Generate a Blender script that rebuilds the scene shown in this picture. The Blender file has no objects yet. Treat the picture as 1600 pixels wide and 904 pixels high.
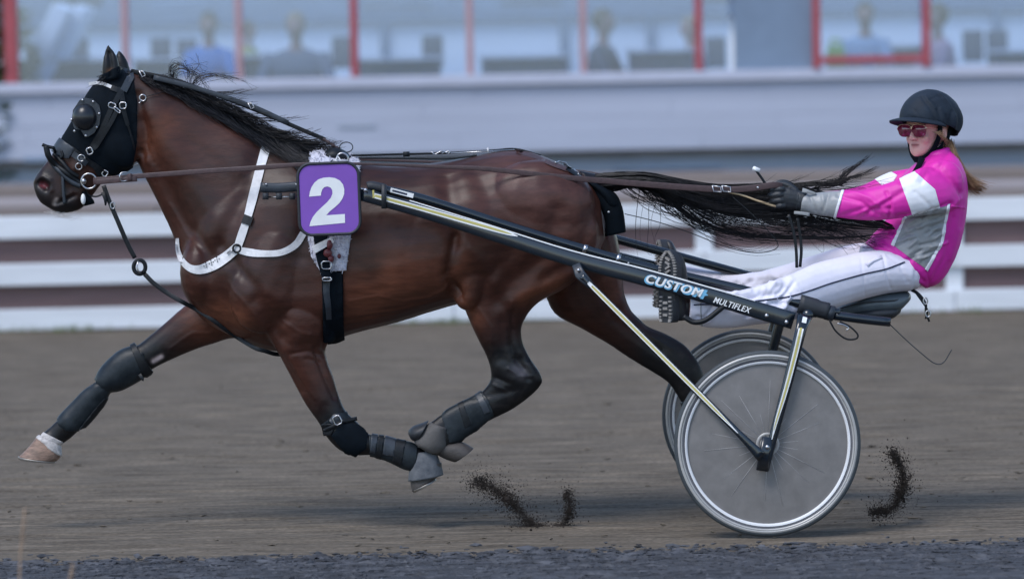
import bpy, bmesh, math, random
import numpy as np
from mathutils import Vector, Matrix
from mathutils.bvhtree import BVHTree

random.seed(4)
RNG = np.random.default_rng(7)
SC = bpy.context.scene
COL = SC.collection
R = math.radians

# ------------------------------------------------------------------ camera
F = 6400.0                      # focal length in photo pixels (1600 wide)
CAM = Vector((0.0, -16.0, 1.92))
PITCH, ROLL = 3.33, 1.05
MROT = (Matrix.Rotation(R(90 - PITCH), 3, 'X') @ Matrix.Rotation(R(-ROLL), 3, 'Z'))
cd = bpy.data.cameras.new('camera'); co = bpy.data.objects.new('camera', cd); COL.objects.link(co)
co.matrix_world = Matrix.Translation(CAM) @ MROT.to_4x4()
cd.sensor_width = 36.0; cd.lens = F * 36.0 / 1600.0
cd.clip_start = 0.5; cd.clip_end = 3000
cd.dof.use_dof = True; cd.dof.focus_distance = 16.4; cd.dof.aperture_fstop = 1.9
SC.camera = co
SC.render.resolution_x = 1024; SC.render.resolution_y = 578

# ------------------------------------------------------------------ light
SUN_EL, SUN_AZ = 55.0, 220.0            # azimuth clockwise from +Y
w = bpy.data.worlds.new('World'); SC.world = w; w.use_nodes = True
nt = w.node_tree
bg = nt.nodes['Background']; bg.inputs['Strength'].default_value = 0.15
sky = nt.nodes.new('ShaderNodeTexSky'); sky.sky_type = 'NISHITA'; sky.sun_disc = False
sky.sun_elevation = R(SUN_EL); sky.sun_rotation = R(SUN_AZ); sky.air_density = 1.0; sky.dust_density = 0.6
nt.links.new(sky.outputs['Color'], bg.inputs['Color'])
sd = bpy.data.lights.new('sun', 'SUN'); sd.energy = 1.5; sd.angle = R(25); sd.color = (1.0, 0.97, 0.94)
so = bpy.data.objects.new('sun', sd); COL.objects.link(so)
sdir = Vector((math.sin(R(SUN_AZ)) * math.cos(R(SUN_EL)), math.cos(R(SUN_AZ)) * math.cos(R(SUN_EL)), math.sin(R(SUN_EL))))
so.rotation_euler = sdir.to_track_quat('Z', 'Y').to_euler(); so.location = sdir * 30
SC.view_settings.view_transform = 'Standard'; SC.view_settings.look = 'None'
SC.view_settings.exposure = 0.62; SC.view_settings.gamma = 1.0

# ------------------------------------------------------------------ helpers: pixels and space
def P(px, py, Y):
    """world point that stands at depth Y and is seen at photo pixel px,py"""
    d = MROT @ Vector(((px - 800.0) / F, -(py - 452.0) / F, -1.0))
    return CAM + d * ((Y - CAM.y) / d.y)
_MI = np.array(MROT.transposed())
_C = np.array(CAM)
def proj(V):
    q = (np.asarray(V) - _C) @ _MI.T
    return np.stack([800.0 + F * q[:, 0] / -q[:, 2], 452.0 - F * q[:, 1] / -q[:, 2]], 1)
def ray(px, py):
    return (MROT @ Vector(((px - 800.0) / F, -(py - 452.0) / F, -1.0))).normalized()
def cr(pts, sub):
    """Catmull-Rom through rows of a numpy array"""
    p = np.asarray(pts, float)
    q = np.vstack([2 * p[0] - p[1], p, 2 * p[-1] - p[-2]])
    out = []
    for i in range(1, len(q) - 2):
        for k in range(sub):
            t = k / sub
            out.append(0.5 * ((2 * q[i]) + (-q[i - 1] + q[i + 1]) * t + (2 * q[i - 1] - 5 * q[i] + 4 * q[i + 1] - q[i + 2]) * t * t
                              + (-q[i - 1] + 3 * q[i] - 3 * q[i + 1] + q[i + 2]) * t ** 3))
    out.append(p[-1])
    return np.array(out)
def curve_px(pts, sub=6):
    """(px,py,Y) list -> smooth world points"""
    return cr([tuple(P(*p)) for p in pts], sub)

# ------------------------------------------------------------------ helpers: objects
def tag(o, label=None, cat=None, group=None, kind=None):
    if label: o['label'] = label
    if cat: o['category'] = cat
    if group: o['group'] = group
    if kind: o['kind'] = kind
    return o
def thing(name, loc, label, cat, group=None):
    o = bpy.data.objects.new(name, None); COL.objects.link(o); o.location = loc; o.empty_display_size = 0.05
    return tag(o, label, cat, group)
def mk(name, V, Fc, mat, parent=None, smooth=True, kind=None, label=None):
    me = bpy.data.meshes.new(name)
    me.from_pydata([tuple(v) for v in V], [], [tuple(f) for f in Fc])
    return mkm(name, me, mat, parent, smooth, kind, label)
def mkm(name, me, mat, parent=None, smooth=True, kind=None, label=None):
    if smooth and len(me.polygons):
        me.polygons.foreach_set('use_smooth', np.ones(len(me.polygons), bool))
    if mat is not None:
        me.materials.clear(); me.materials.append(mat)
    me.update()
    o = bpy.data.objects.new(name, me); COL.objects.link(o)
    if parent is not None:
        o.parent = parent
        r = parent; off = Vector((0, 0, 0))
        while r is not None:
            off = off + r.location; r = r.parent
        o.location = -off
    if kind: o['kind'] = kind
    if label: o['label'] = label
    return o

class G:
    """collects verts and faces"""
    def __init__(s): s.V = []; s.F = []
    def add(s, V, Fc):
        b = len(s.V); s.V += [tuple(v) for v in V]; s.F += [tuple(i + b for i in f) for f in Fc]; return s
    def box(s, c, d, rot=None):
        c = Vector(c); hx, hy, hz = d[0] / 2, d[1] / 2, d[2] / 2
        vs = [Vector((x * hx, y * hy, z * hz)) for z in (-1, 1) for y in (-1, 1) for x in (-1, 1)]
        if rot is not None: vs = [rot @ v for v in vs]
        return s.add([c + v for v in vs], [(0, 2, 3, 1), (4, 5, 7, 6), (0, 1, 5, 4), (2, 6, 7, 3), (0, 4, 6, 2), (1, 3, 7, 5)])
    def obj(s, name, mat, parent=None, smooth=True, kind=None, label=None):
        return mk(name, s.V, s.F, mat, parent, smooth, kind, label)

def bevel_box(name, c, d, mat, parent=None, bev=0.006, rot=None, kind=None, label=None):
    bm = bmesh.new()
    bmesh.ops.create_cube(bm, size=1.0)
    bmesh.ops.scale(bm, vec=d, verts=bm.verts)
    bmesh.ops.bevel(bm, geom=bm.edges[:], offset=bev, segments=1, affect='EDGES')
    if rot is not None: bmesh.ops.rotate(bm, cent=(0, 0, 0), matrix=rot, verts=bm.verts)
    bmesh.ops.translate(bm, vec=Vector(c), verts=bm.verts)
    me = bpy.data.meshes.new(name); bm.to_mesh(me); bm.free()
    return mkm(name, me, mat, parent, False, kind, label)

def rings(Rg, close=True, capA=True, capB=True):
    """array (n, m, 3) of rings -> V, F"""
    n, m, _ = Rg.shape
    V = Rg.reshape(-1, 3).tolist(); Fc = []
    for i in range(n - 1):
        for j in range(m if close else m - 1):
            k = (j + 1) % m
            Fc.append((i * m + j, i * m + k, (i + 1) * m + k, (i + 1) * m + j))
    if capA:
        V.append(Rg[0].mean(0).tolist()); c = len(V) - 1
        Fc += [(c, (j + 1) % m, j) for j in range(m)]
    if capB:
        V.append(Rg[-1].mean(0).tolist()); c = len(V) - 1; b = (n - 1) * m
        Fc += [(c, b + j, b + (j + 1) % m) for j in range(m)]
    return V, Fc

def loft(st, m=24, sub=4, n=2.0, egg=0.0):
    """stations (ax,ay,bx,by,w,Y): outline points at both sides in photo pixels, half width in metres, depth"""
    A = cr([tuple(P(s[0], s[1], s[5])) for s in st], sub)
    B = cr([tuple(P(s[2], s[3], s[5])) for s in st], sub)
    W = np.maximum(cr([[s[4], 0] for s in st], sub)[:, 0], 0.002)
    th = np.arange(m) / m * 2 * np.pi
    cx = np.sign(np.cos(th)) * np.abs(np.cos(th)) ** (2 / n); sx = np.sign(np.sin(th)) * np.abs(np.sin(th)) ** (2 / n)
    c = (A + B) / 2; u = (A - B) / 2
    v = np.zeros_like(u); v[:, 1] = W
    Rg = c[:, None] + u[:, None] * cx[None, :, None] + v[:, None] * (sx * (1 - egg * cx))[None, :, None]
    return rings(Rg)

def frames(p):
    p = np.asarray(p, float); t = np.gradient(p, axis=0); t /= np.linalg.norm(t, axis=1)[:, None] + 1e-12
    return t
def tube(p, r, m=8, ref=(0, 1, 0), flat=1.0, caps=True):
    """tube; r number or per-point list (of pairs: along ref, across)"""
    p = np.asarray([tuple(x) for x in p], float); t = frames(p)
    ref = np.asarray(ref, float)
    r = np.asarray(r, float)
    if r.ndim == 0: r = np.full((len(p), 2), float(r))
    elif r.ndim == 1 and len(r) == len(p): r = np.stack([r, r], 1)
    elif r.ndim == 1: r = np.tile(r, (len(p), 1))
    b = np.cross(t, ref); ln = np.linalg.norm(b, axis=1)
    bad = ln < 1e-3
    if bad.any(): b[bad] = np.cross(t[bad], np.array([0.3, 0.2, 1.0]))
    b /= np.linalg.norm(b, axis=1)[:, None]
    a = np.cross(b, t)
    th = np.arange(m) / m * 2 * np.pi
    Rg = p[:, None] + a[:, None] * (np.cos(th)[None, :] * r[:, :1])[..., None] + b[:, None] * (np.sin(th)[None, :] * r[:, 1:])[..., None]
    return rings(Rg, True, caps, caps)
def sweep_rect(p, hw, hh, ref=(0, 1, 0), bev=0.25):
    """bevelled rectangular bar: hw along ref, hh across (number or list)"""
    p = np.asarray([tuple(x) for x in p], float); t = frames(p); ref = np.asarray(ref, float)
    hw = np.broadcast_to(np.asarray(hw, float), (len(p),)); hh = np.broadcast_to(np.asarray(hh, float), (len(p),))
    b = np.cross(t, ref); b /= np.linalg.norm(b, axis=1)[:, None]; a = np.cross(b, t)
    e = 1 - bev
    pr = np.array([(1, e), (e, 1), (-e, 1), (-1, e), (-1, -e), (-e, -1), (e, -1), (1, -e)])
    Rg = p[:, None] + a[:, None] * (pr[None, :, 0] * hw[:, None])[..., None] + b[:, None] * (pr[None, :, 1] * hh[:, None])[..., None]
    return rings(Rg)
def ellipsoid(c, rx, ry, rz, rot=None, nu=16, nv=10):
    c = np.asarray(tuple(c), float); out = []
    for i in range(nv + 1):
        ph = math.pi * (i + 0.02) / (nv + 0.04)
        out.append([[math.sin(ph) * math.cos(2 * math.pi * j / nu) * rx, math.sin(ph) * math.sin(2 * math.pi * j / nu) * ry, math.cos(ph) * rz] for j in range(nu)])
    A = np.array(out)
    if rot is not None: A = A @ np.array(rot).T
    return rings(A + c)
def torus(c, r, tr, ax=(0, 1, 0), m=28, k=8, sx=1.0):
    ax = Vector(ax).normalized(); u = ax.orthogonal().normalized(); 
    if abs(ax.y) > 0.9: u = Vector((1, 0, 0))
    v = ax.cross(u); V = []; Fc = []
    for i in range(m):
        a = 2 * math.pi * i / m; d = u * math.cos(a) * sx + v * math.sin(a); dn = (u * math.cos(a) + v * math.sin(a))
        for j in range(k):
            b = 2 * math.pi * j / k
            V.append(Vector(c) + d * r + dn * (tr * math.cos(b)) + ax * (tr * math.sin(b)))
            Fc.append((i * k + j, ((i + 1) % m) * k + j, ((i + 1) % m) * k + (j + 1) % k, i * k + (j + 1) % k))
    return V, Fc
def lathe(prof, c, ax_y=True, m=64):
    """profile (radius, y) round an axis along Y"""
    V = []; Fc = []; n = len(prof)
    for i in range(m):
        a = 2 * math.pi * i / m
        for (r, y) in prof: V.append((c[0] + r * math.cos(a), c[1] + y, c[2] + r * math.sin(a)))
    for i in range(m):
        k = (i + 1) % m
        for j in range(n - 1): Fc.append((i * n + j, i * n + j + 1, k * n + j + 1, k * n + j))
    return V, Fc

def remesh(parts, voxel, smooth=6, fac=0.5):
    """union of closed shapes -> one continuous surface (verts, faces as numpy)"""
    g = G()
    for V, Fc in parts: g.add(V, Fc)
    me = bpy.data.meshes.new('tmp'); me.from_pydata(g.V, [], g.F); me.update()
    bm = bmesh.new(); bm.from_mesh(me); bmesh.ops.recalc_face_normals(bm, faces=bm.faces[:]); bm.to_mesh(me); bm.free()
    o = bpy.data.objects.new('tmp', me); COL.objects.link(o)
    md = o.modifiers.new('r', 'REMESH'); md.mode = 'VOXEL'; md.voxel_size = voxel
    if smooth:
        ms = o.modifiers.new('s', 'SMOOTH'); ms.factor = fac; ms.iterations = smooth
    dg = bpy.context.evaluated_depsgraph_get(); ev = o.evaluated_get(dg)
    m2 = bpy.data.meshes.new_from_object(ev)
    bpy.data.objects.remove(o); bpy.data.meshes.remove(me)
    return m2
def get_v(me):
    a = np.empty(len(me.vertices) * 3); me.vertices.foreach_get('co', a); return a.reshape(-1, 3)
def set_v(me, V):
    me.vertices.foreach_set('co', np.asarray(V).ravel()); me.update()
def get_n(me):
    a = np.empty(len(me.vertices) * 3); me.vertex_normals.foreach_get('vector', a); return a.reshape(-1, 3)
def seg_dist(Q, pl):
    d = np.full(len(Q), 1e9)
    pl = np.asarray(pl, float)
    if len(pl) == 1: return np.linalg.norm(Q - pl[0], axis=1)
    for a, b in zip(pl[:-1], pl[1:]):
        ab = b - a; t = np.clip(((Q - a) @ ab) / (ab @ ab + 1e-9), 0, 1)
        d = np.minimum(d, np.linalg.norm(Q - a - t[:, None] * ab, axis=1))
    return d
def sculpt(me, strokes, sel=None):
    """strokes: (pixel polyline, radius px, height m[, ymin, ymax])"""
    V = get_v(me); N = get_n(me); Q = proj(V)
    D = np.zeros(len(V))
    for s in strokes:
        g = np.exp(-(seg_dist(Q, s[0]) / s[1]) ** 2)
        if len(s) > 3: g = g * ((V[:, 1] > s[3]) & (V[:, 1] < s[4]))
        D += g * s[2]
    D *= np.clip(np.abs(N[:, 1]) * 1.6, 0, 1)
    set_v(me, V + N * D[:, None])
def fbm(V, scale, oct=4, seed=0):
    """cheap smooth noise in [-1,1] from sums of random plane waves"""
    r = np.random.default_rng(seed); out = np.zeros(len(V)); amp = 1.0; tot = 0
    for o in range(oct):
        for k in range(6):
            d = r.normal(size=3); d /= np.linalg.norm(d)
            out += amp / 6 ** 0.5 * np.sin(V @ d * scale * (0.7 + 0.6 * r.random()) * 2 ** o + r.random() * 6.28)
        tot += amp; amp *= 0.55
    return out / tot
def set_col(me, C, name='coat'):
    a = me.color_attributes.new(name, 'FLOAT_COLOR', 'POINT')
    C4 = np.ones((len(C), 4)); C4[:, :3] = C
    a.data.foreach_set('color', C4.ravel())
def bvh_of(me):
    return BVHTree.FromPolygons([v.co.copy() for v in me.vertices], [tuple(p.vertices) for p in me.polygons])

def shell(me, poly, thick, Yref=0.62, ymin=None, ymax=None, puff=0.0, base=-0.004):
    """piece of clothing: the part of a surface inside a convex pixel outline, given its own thickness"""
    V = get_v(me); Q = proj(V); poly = [tuple(p) for p in poly]
    lo = np.min(poly, 0) - 14; hi = np.max(poly, 0) + 14
    ins = ((Q > lo) & (Q < hi)).all(1)
    if ymin is not None: ins &= V[:, 1] > ymin - 0.05
    if ymax is not None: ins &= V[:, 1] < ymax + 0.05
    N = get_n(me)
    bm = bmesh.new(); lay = bm.verts.layers.float_vector.new('n'); mp = {}
    for p in me.polygons:
        vs = p.vertices
        if all(ins[i] for i in vs):
            f = []
            for i in vs:
                if i not in mp:
                    mp[i] = bm.verts.new(V[i]); mp[i][lay] = Vector(N[i])
                f.append(mp[i])
            bm.faces.new(f)
    cen = np.mean(poly, 0); cw = P(cen[0], cen[1], Yref) - CAM
    def cut(pt, no):
        bmesh.ops.bisect_plane(bm, geom=bm.verts[:] + bm.edges[:] + bm.faces[:], dist=1e-6, plane_co=pt, plane_no=no, clear_outer=True)
    for a, b in zip(poly, poly[1:] + poly[:1]):
        no = (P(a[0], a[1], Yref) - CAM).cross(P(b[0], b[1], Yref) - CAM).normalized()
        if no.dot(cw) > 0: no = -no
        cut(P(a[0], a[1], Yref), no)
    if ymin is not None: cut(Vector((0, ymin, 0)), Vector((0, -1, 0)))
    if ymax is not None: cut(Vector((0, ymax, 0)), Vector((0, 1, 0)))
    bm.verts.ensure_lookup_table(); bm.normal_update()
    n = len(bm.verts); X = np.array([v.co[:] for v in bm.verts]); NN = np.array([v.normal[:] for v in bm.verts])
    for i, v in enumerate(bm.verts): v.index = i
    T = np.full(n, thick)
    if puff:
        bd = np.array([v.co[:] for v in bm.verts if v.is_boundary])
        if len(bd):
            d = np.min(np.linalg.norm(X[:, None] - bd[None, ::3], axis=2), axis=1)
            T = thick + puff * (1 - np.exp(-(d / (puff * 1.5 + 0.004))))
    Fo = [tuple(v.index for v in f.verts) for f in bm.faces]
    Fb = []
    for e in bm.edges:
        if e.is_boundary:
            l = e.link_loops[0]; a, b = l.vert.index, l.link_loop_next.vert.index
            Fb.append((b, a, a + n, b + n))
    bm.free()
    return np.vstack([X + NN * T[:, None], X + NN * base]), Fo + Fb

def strap_v(bvh, pts, width, th=0.004, step=5, Ydef=0.5, n=3, lift=0.001):
    """strap laid on a surface along a pixel polyline; width in px (number or list)"""
    pts = np.asarray(pts, float)
    wd = np.broadcast_to(np.asarray(width, float), (len(pts),))
    c = cr(np.column_stack([pts, wd]), max(2, int(np.mean(np.linalg.norm(np.diff(pts, axis=0), axis=1)) / step)))
    xy = c[:, :2]; t = np.gradient(xy, axis=0); t /= np.linalg.norm(t, axis=1)[:, None] + 1e-9
    nn = np.stack([-t[:, 1], t[:, 0]], 1)
    top = np.zeros((len(xy), n, 3)); hitY = None
    D = np.full((len(xy), n), np.nan)
    for i in range(len(xy)):
        for j in range(n):
            q = xy[i] + nn[i] * c[i, 2] * (j / (n - 1) - 0.5)
            h = bvh.ray_cast(CAM, ray(*q))
            if h[0] is not None: D[i, j] = h[0].y
    row = np.array([np.nanmedian(r) if not np.isnan(r).all() else np.nan for r in D])
    idx = np.arange(len(row)); ok = ~np.isnan(row)
    row = np.interp(idx, idx[ok], row[ok]) if ok.any() else np.full(len(row), Ydef)
    for i in range(len(xy)):
        for j in range(n):
            q = xy[i] + nn[i] * c[i, 2] * (j / (n - 1) - 0.5)
            y = D[i, j] if not np.isnan(D[i, j]) else row[i]
            y = min(max(y, row[i] - 0.02), row[i] + 0.02)
            top[i, j] = P(q[0], q[1], y - lift)
    out = top.copy(); out[:, :, 1] -= th
    V = np.concatenate([out.reshape(-1, 3), top.reshape(-1, 3)]); L = len(xy); Fc = []
    o = L * n
    for i in range(L - 1):
        for j in range(n - 1):
            a = i * n + j; Fc.append((a, a + 1, a + n + 1, a + n)); Fc.append((o + a, o + a + n, o + a + n + 1, o + a + 1))
        a = i * n; Fc.append((a, a + n, o + a + n, o + a)); a = i * n + n - 1; Fc.append((a + n, a, o + a, o + a + n))
    for i in (0, L - 1):
        for j in range(n - 1):
            a = i * n + j; Fc.append((a, a + 1, o + a + 1, o + a))
    return V, Fc
def hit(bvh, px, py, lift=0.0, Ydef=0.5):
    h = bvh.ray_cast(CAM, ray(px, py))
    if h[0] is None: return P(px, py, Ydef)
    return P(px, py, h[0].y - lift)

def strands(S, r0, r1, m=3):
    """S array (count, k, 3): thin tapering hairs -> V, F"""
    S = np.asarray(S); c, k, _ = S.shape
    t = np.gradient(S, axis=1); t /= np.linalg.norm(t, axis=2)[..., None] + 1e-9
    b = np.cross(t, np.array([0, 1, 0.15])); b /= np.linalg.norm(b, axis=2)[..., None] + 1e-9
    a = np.cross(b, t)
    r = np.linspace(1, 0, k)[None, :] ** 0.7 * (np.asarray(r0) - np.asarray(r1))[:, None] + np.asarray(r1)[:, None]
    th = np.arange(m) / m * 2 * np.pi
    Rg = S[:, :, None] + a[:, :, None] * (np.cos(th) * r[..., None])[..., None] + b[:, :, None] * (np.sin(th) * r[..., None])[..., None]
    V = Rg.reshape(-1, 3)
    i = np.arange(c)[:, None, None] * k * m; j = np.arange(k - 1)[None, :, None] * m; q = np.arange(m)[None, None, :]
    q2 = (q + 1) % m
    Fc = np.stack([i + j + q, i + j + q2, i + j + m + q2, i + j + m + q], -1).reshape(-1, 4)
    return V, Fc.tolist()

# ------------------------------------------------------------------ materials
def M(name, col, rough=0.6, metal=0.0, var=0.15, scale=18.0, bump=0.0, bscale=120.0, stretch=(1, 1, 1), coat=0.0, sheen=0.0, attr=None, spec=0.5, col2=None, rvar=0.1):
    m = bpy.data.materials.new(name); m.use_nodes = True; t = m.node_tree; b = t.nodes['Principled BSDF']
    b.inputs['Roughness'].default_value = rough; b.inputs['Metallic'].default_value = metal
    b.inputs['Coat Weight'].default_value = coat; b.inputs['Coat Roughness'].default_value = 0.15
    b.inputs['Sheen Weight'].default_value = sheen; b.inputs['Sheen Roughness'].default_value = 0.4
    b.inputs['Specular IOR Level'].default_value = spec
    tc = t.nodes.new('ShaderNodeTexCoord'); mp = t.nodes.new('ShaderNodeMapping'); mp.inputs['Scale'].default_value = stretch
    t.links.new(tc.outputs['Object'], mp.inputs['Vector'])
    nz = t.nodes.new('ShaderNodeTexNoise'); nz.inputs['Scale'].default_value = scale; nz.inputs['Detail'].default_value = 6; nz.inputs['Roughness'].default_value = 0.62
    t.links.new(mp.outputs['Vector'], nz.inputs['Vector'])
    mr = t.nodes.new('ShaderNodeMapRange'); mr.inputs['From Min'].default_value = 0.3; mr.inputs['From Max'].default_value = 0.7
    t.links.new(nz.outputs['Fac'], mr.inputs['Value'])
    mx = t.nodes.new('ShaderNodeMix'); mx.data_type = 'RGBA'
    t.links.new(mr.outputs['Result'], mx.inputs['Factor'])
    if attr:
        va = t.nodes.new('ShaderNodeVertexColor'); va.layer_name = attr
        for s, k in (('A', 1 - var), ('B', 1 + var)):
            q = t.nodes.new('ShaderNodeMix'); q.data_type = 'RGBA'; q.blend_type = 'MULTIPLY'; q.inputs['Factor'].default_value = 1.0
            t.links.new(va.outputs['Color'], q.inputs['A']); q.inputs['B'].default_value = (k, k, k, 1)
            t.links.new(q.outputs['Result'], mx.inputs[s])
    else:
        c2 = col2 or col
        mx.inputs['A'].default_value = (*[c * (1 - var) for c in col], 1); mx.inputs['B'].default_value = (*[min(1, c * (1 + var)) for c in c2], 1)
    t.links.new(mx.outputs['Result'], b.inputs['Base Color'])
    if rvar:
        m2 = t.nodes.new('ShaderNodeMapRange'); m2.inputs['To Min'].default_value = max(0, rough - rvar); m2.inputs['To Max'].default_value = min(1, rough + rvar)
        t.links.new(nz.outputs['Fac'], m2.inputs['Value']); t.links.new(m2.outputs['Result'], b.inputs['Roughness'])
    if bump:
        n2 = t.nodes.new('ShaderNodeTexNoise'); n2.inputs['Scale'].default_value = bscale; n2.inputs['Detail'].default_value = 4
        t.links.new(mp.outputs['Vector'], n2.inputs['Vector'])
        bp = t.nodes.new('ShaderNodeBump'); bp.inputs['Strength'].default_value = bump; bp.inputs['Distance'].default_value = 0.01
        t.links.new(n2.outputs['Fac'], bp.inputs['Height']); t.links.new(bp.outputs['Normal'], b.inputs['Normal'])
    return m

MT = dict(
    coat=M('horse_coat', (0.05, 0.02, 0.015), 0.41, attr='coat', var=0.28, scale=44, bump=0.08, bscale=260, stretch=(0.25, 1, 1), spec=0.33),
    hair=M('black_hair', (0.008, 0.008, 0.011), 0.42, var=0.4, scale=40, spec=0.32),
    brown_hair=M('brown_hair', (0.27, 0.165, 0.085), 0.45, var=0.4, scale=60),
    horn=M('hoof_horn', (0.21, 0.135, 0.10), 0.6, var=0.5, scale=30, bump=0.2, stretch=(1, 1, 4)),
    dark_horn=M('dark_hoof_horn', (0.048, 0.042, 0.040), 0.6, var=0.3, scale=25, bump=0.2),
    sock=M('white_sock_hair', (0.46, 0.43, 0.42), 0.7, var=0.35, scale=60, bump=0.3, bscale=200),
    steel=M('steel', (0.48, 0.48, 0.50), 0.30, metal=1.0, var=0.1),
    worn_steel=M('worn_horseshoe_steel', (0.30, 0.28, 0.26), 0.45, metal=0.8, var=0.2),
    leather=M('black_leather', (0.009, 0.011, 0.014), 0.45, var=0.3, scale=50, bump=0.1, bscale=300, spec=0.25),
    grey_leather=M('grey_leather', (0.026, 0.033, 0.044), 0.42, var=0.25, scale=30, bump=0.1, bscale=250),
    brown_leather=M('brown_rein_leather', (0.062, 0.036, 0.038), 0.5, var=0.25, scale=50, bump=0.15, bscale=300),
    hood=M('black_hood_fabric', (0.0025, 0.0055, 0.0095), 0.8, var=0.25, scale=60, bump=0.1, bscale=400, spec=0.12),
    boot=M('black_neoprene', (0.006, 0.012, 0.018), 0.42, var=0.35, scale=22, bump=0.10, bscale=160, spec=0.28, col2=(0.014, 0.019, 0.024)),
    bell=M('grey_bell_rubber', (0.065, 0.078, 0.098), 0.65, var=0.35, scale=14, bump=0.2, spec=0.3, col2=(0.11, 0.115, 0.125)),
    fleece=M('white_fleece', (0.56, 0.55, 0.63), 0.9, var=0.1, scale=60, bump=0.6, bscale=150),
    web_white=M('white_webbing', (0.60, 0.60, 0.62), 0.55, var=0.14, scale=35, bump=0.15, bscale=350),
    purple=M('purple_plate', (0.20, 0.075, 0.43), 0.5, var=0.06, scale=8),
    white_print=M('white_print', (0.78, 0.79, 0.80), 0.5, var=0.05),
    rubber=M('black_rubber', (0.018, 0.021, 0.027), 0.55, var=0.2, scale=30, bump=0.1),
    red=M('red_plastic', (0.13, 0.025, 0.03), 0.4, var=0.3, scale=50),
    frame=M('navy_black_enamel', (0.006, 0.011, 0.018), 0.22, var=0.2, scale=12, coat=0.5, rvar=0.06),
    yellow=M('yellow_stripe', (0.48, 0.42, 0.13), 0.4, var=0.08),
    navy=M('navy_stripe', (0.02, 0.025, 0.06), 0.4, var=0.08),
    tyre=M('grey_tyre_rubber', (0.045, 0.054, 0.062), 0.6, var=0.15, scale=30, bump=0.1),
    rim_silver=M('silver_rim', (0.42, 0.41, 0.40), 0.35, metal=0.1, var=0.08),
    rim_white=M('white_rim_band', (0.72, 0.72, 0.74), 0.4, var=0.05),
    rim_dark=M('dark_rim_groove', (0.13, 0.13, 0.145), 0.5, var=0.1),
    disc=M('dusty_plastic_disc', (0.178, 0.168, 0.164), 0.5, var=0.16, scale=14, bump=0.03, coat=0.0, rvar=0.12),
    seat=M('slate_vinyl', (0.075, 0.095, 0.11), 0.4, var=0.15, scale=20, bump=0.08),
    decal_blue=M('light_blue_print', (0.14, 0.40, 0.62), 0.4, var=0.05),
    pink=M('pink_nylon', (0.66, 0.020, 0.36), 0.55, var=0.08, scale=14, bump=0.12, bscale=60),
    silver=M('silver_grey_nylon', (0.27, 0.28, 0.29), 0.42, var=0.14, scale=14, bump=0.2, bscale=60),
    white_nylon=M('white_nylon', (0.76, 0.77, 0.82), 0.5, var=0.05, scale=14, bump=0.1, bscale=60),
    trousers=M('white_trousers', (0.72, 0.70, 0.80), 0.65, var=0.06, scale=12, bump=0.15, bscale=50),
    glove=M('black_glove', (0.013, 0.017, 0.023), 0.5, var=0.3, scale=60, bump=0.2, bscale=200),
    skin=M('skin', (0.55, 0.29, 0.25), 0.5, var=0.08, scale=30, attr=None, spec=0.4),
    lip=M('lips', (0.42, 0.14, 0.14), 0.4, var=0.1),
    helmet=M('black_helmet_cloth', (0.014, 0.022, 0.035), 0.7, var=0.25, scale=20, bump=0.2, bscale=150, spec=0.25),
    lens=M('red_brown_lens', (0.20, 0.022, 0.060), 0.12, var=0.1, spec=0.8, coat=0.6, rvar=0.0),
    gold=M('pale_gold_frame', (0.75, 0.6, 0.42), 0.25, metal=1.0),
    sole=M('boot_sole_rubber', (0.25, 0.235, 0.225), 0.75, var=0.25, scale=40, bump=0.2),
    boot_black=M('black_boot_leather', (0.018, 0.018, 0.022), 0.45, var=0.3, scale=40, bump=0.1),
    tan=M('tan_whip_stick', (0.45, 0.33, 0.20), 0.5, var=0.15),
)

# ================================================================== THE SETTING
def gd(px, py, z=0.0):
    d = ray(px, py); return CAM + d * ((z - CAM.z) / d.z)

M_DIRT = M('track_dirt', (0.134, 0.112, 0.088), 0.95, var=0.34, scale=16, bump=0.7, bscale=75, stretch=(0.13, 1.2, 1), spec=0.1)
t = M_DIRT.node_tree; pb = t.nodes['Principled BSDF']; src = pb.inputs['Base Color'].links[0].from_socket
for sc_, st_, lo_, hi_ in ((26, (0.13, 1.0, 1), 0.80, 1.18), (110, (0.40, 1.0, 1), 0.68, 1.30)):      # fine harrowed grain along the track
    tc_ = t.nodes.new('ShaderNodeTexCoord'); mp_ = t.nodes.new('ShaderNodeMapping'); mp_.inputs['Scale'].default_value = st_; t.links.new(tc_.outputs['Object'], mp_.inputs['Vector'])
    nz_ = t.nodes.new('ShaderNodeTexNoise'); nz_.inputs['Scale'].default_value = sc_; nz_.inputs['Detail'].default_value = 3; t.links.new(mp_.outputs['Vector'], nz_.inputs['Vector'])
    mr_ = t.nodes.new('ShaderNodeMapRange'); mr_.inputs['From Min'].default_value = .3; mr_.inputs['From Max'].default_value = .7; mr_.inputs['To Min'].default_value = lo_; mr_.inputs['To Max'].default_value = hi_
    t.links.new(nz_.outputs['Fac'], mr_.inputs['Value'])
    mm_ = t.nodes.new('ShaderNodeMix'); mm_.data_type = 'RGBA'; mm_.blend_type = 'MULTIPLY'; mm_.inputs['Factor'].default_value = 1
    t.links.new(src, mm_.inputs['A']); t.links.new(mr_.outputs['Result'], mm_.inputs['B']); src = mm_.outputs['Result']
t.links.new(src, pb.inputs['Base Color'])
M_GROUND = M('dry_ground', (0.16, 0.14, 0.12), 0.95, var=0.25, scale=0.8, bump=0.3, spec=0.1)
M_GRAVEL = M('blue_grey_gravel_bed', (0.056, 0.058, 0.066), 0.9, var=0.6, scale=16, bump=0.6, bscale=90, stretch=(0.14, 1, 1), spec=0.2)
M_STONE = M('blue_grey_pebbles', (0.066, 0.068, 0.077), 0.85, var=0.65, scale=9, spec=0.25)
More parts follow.
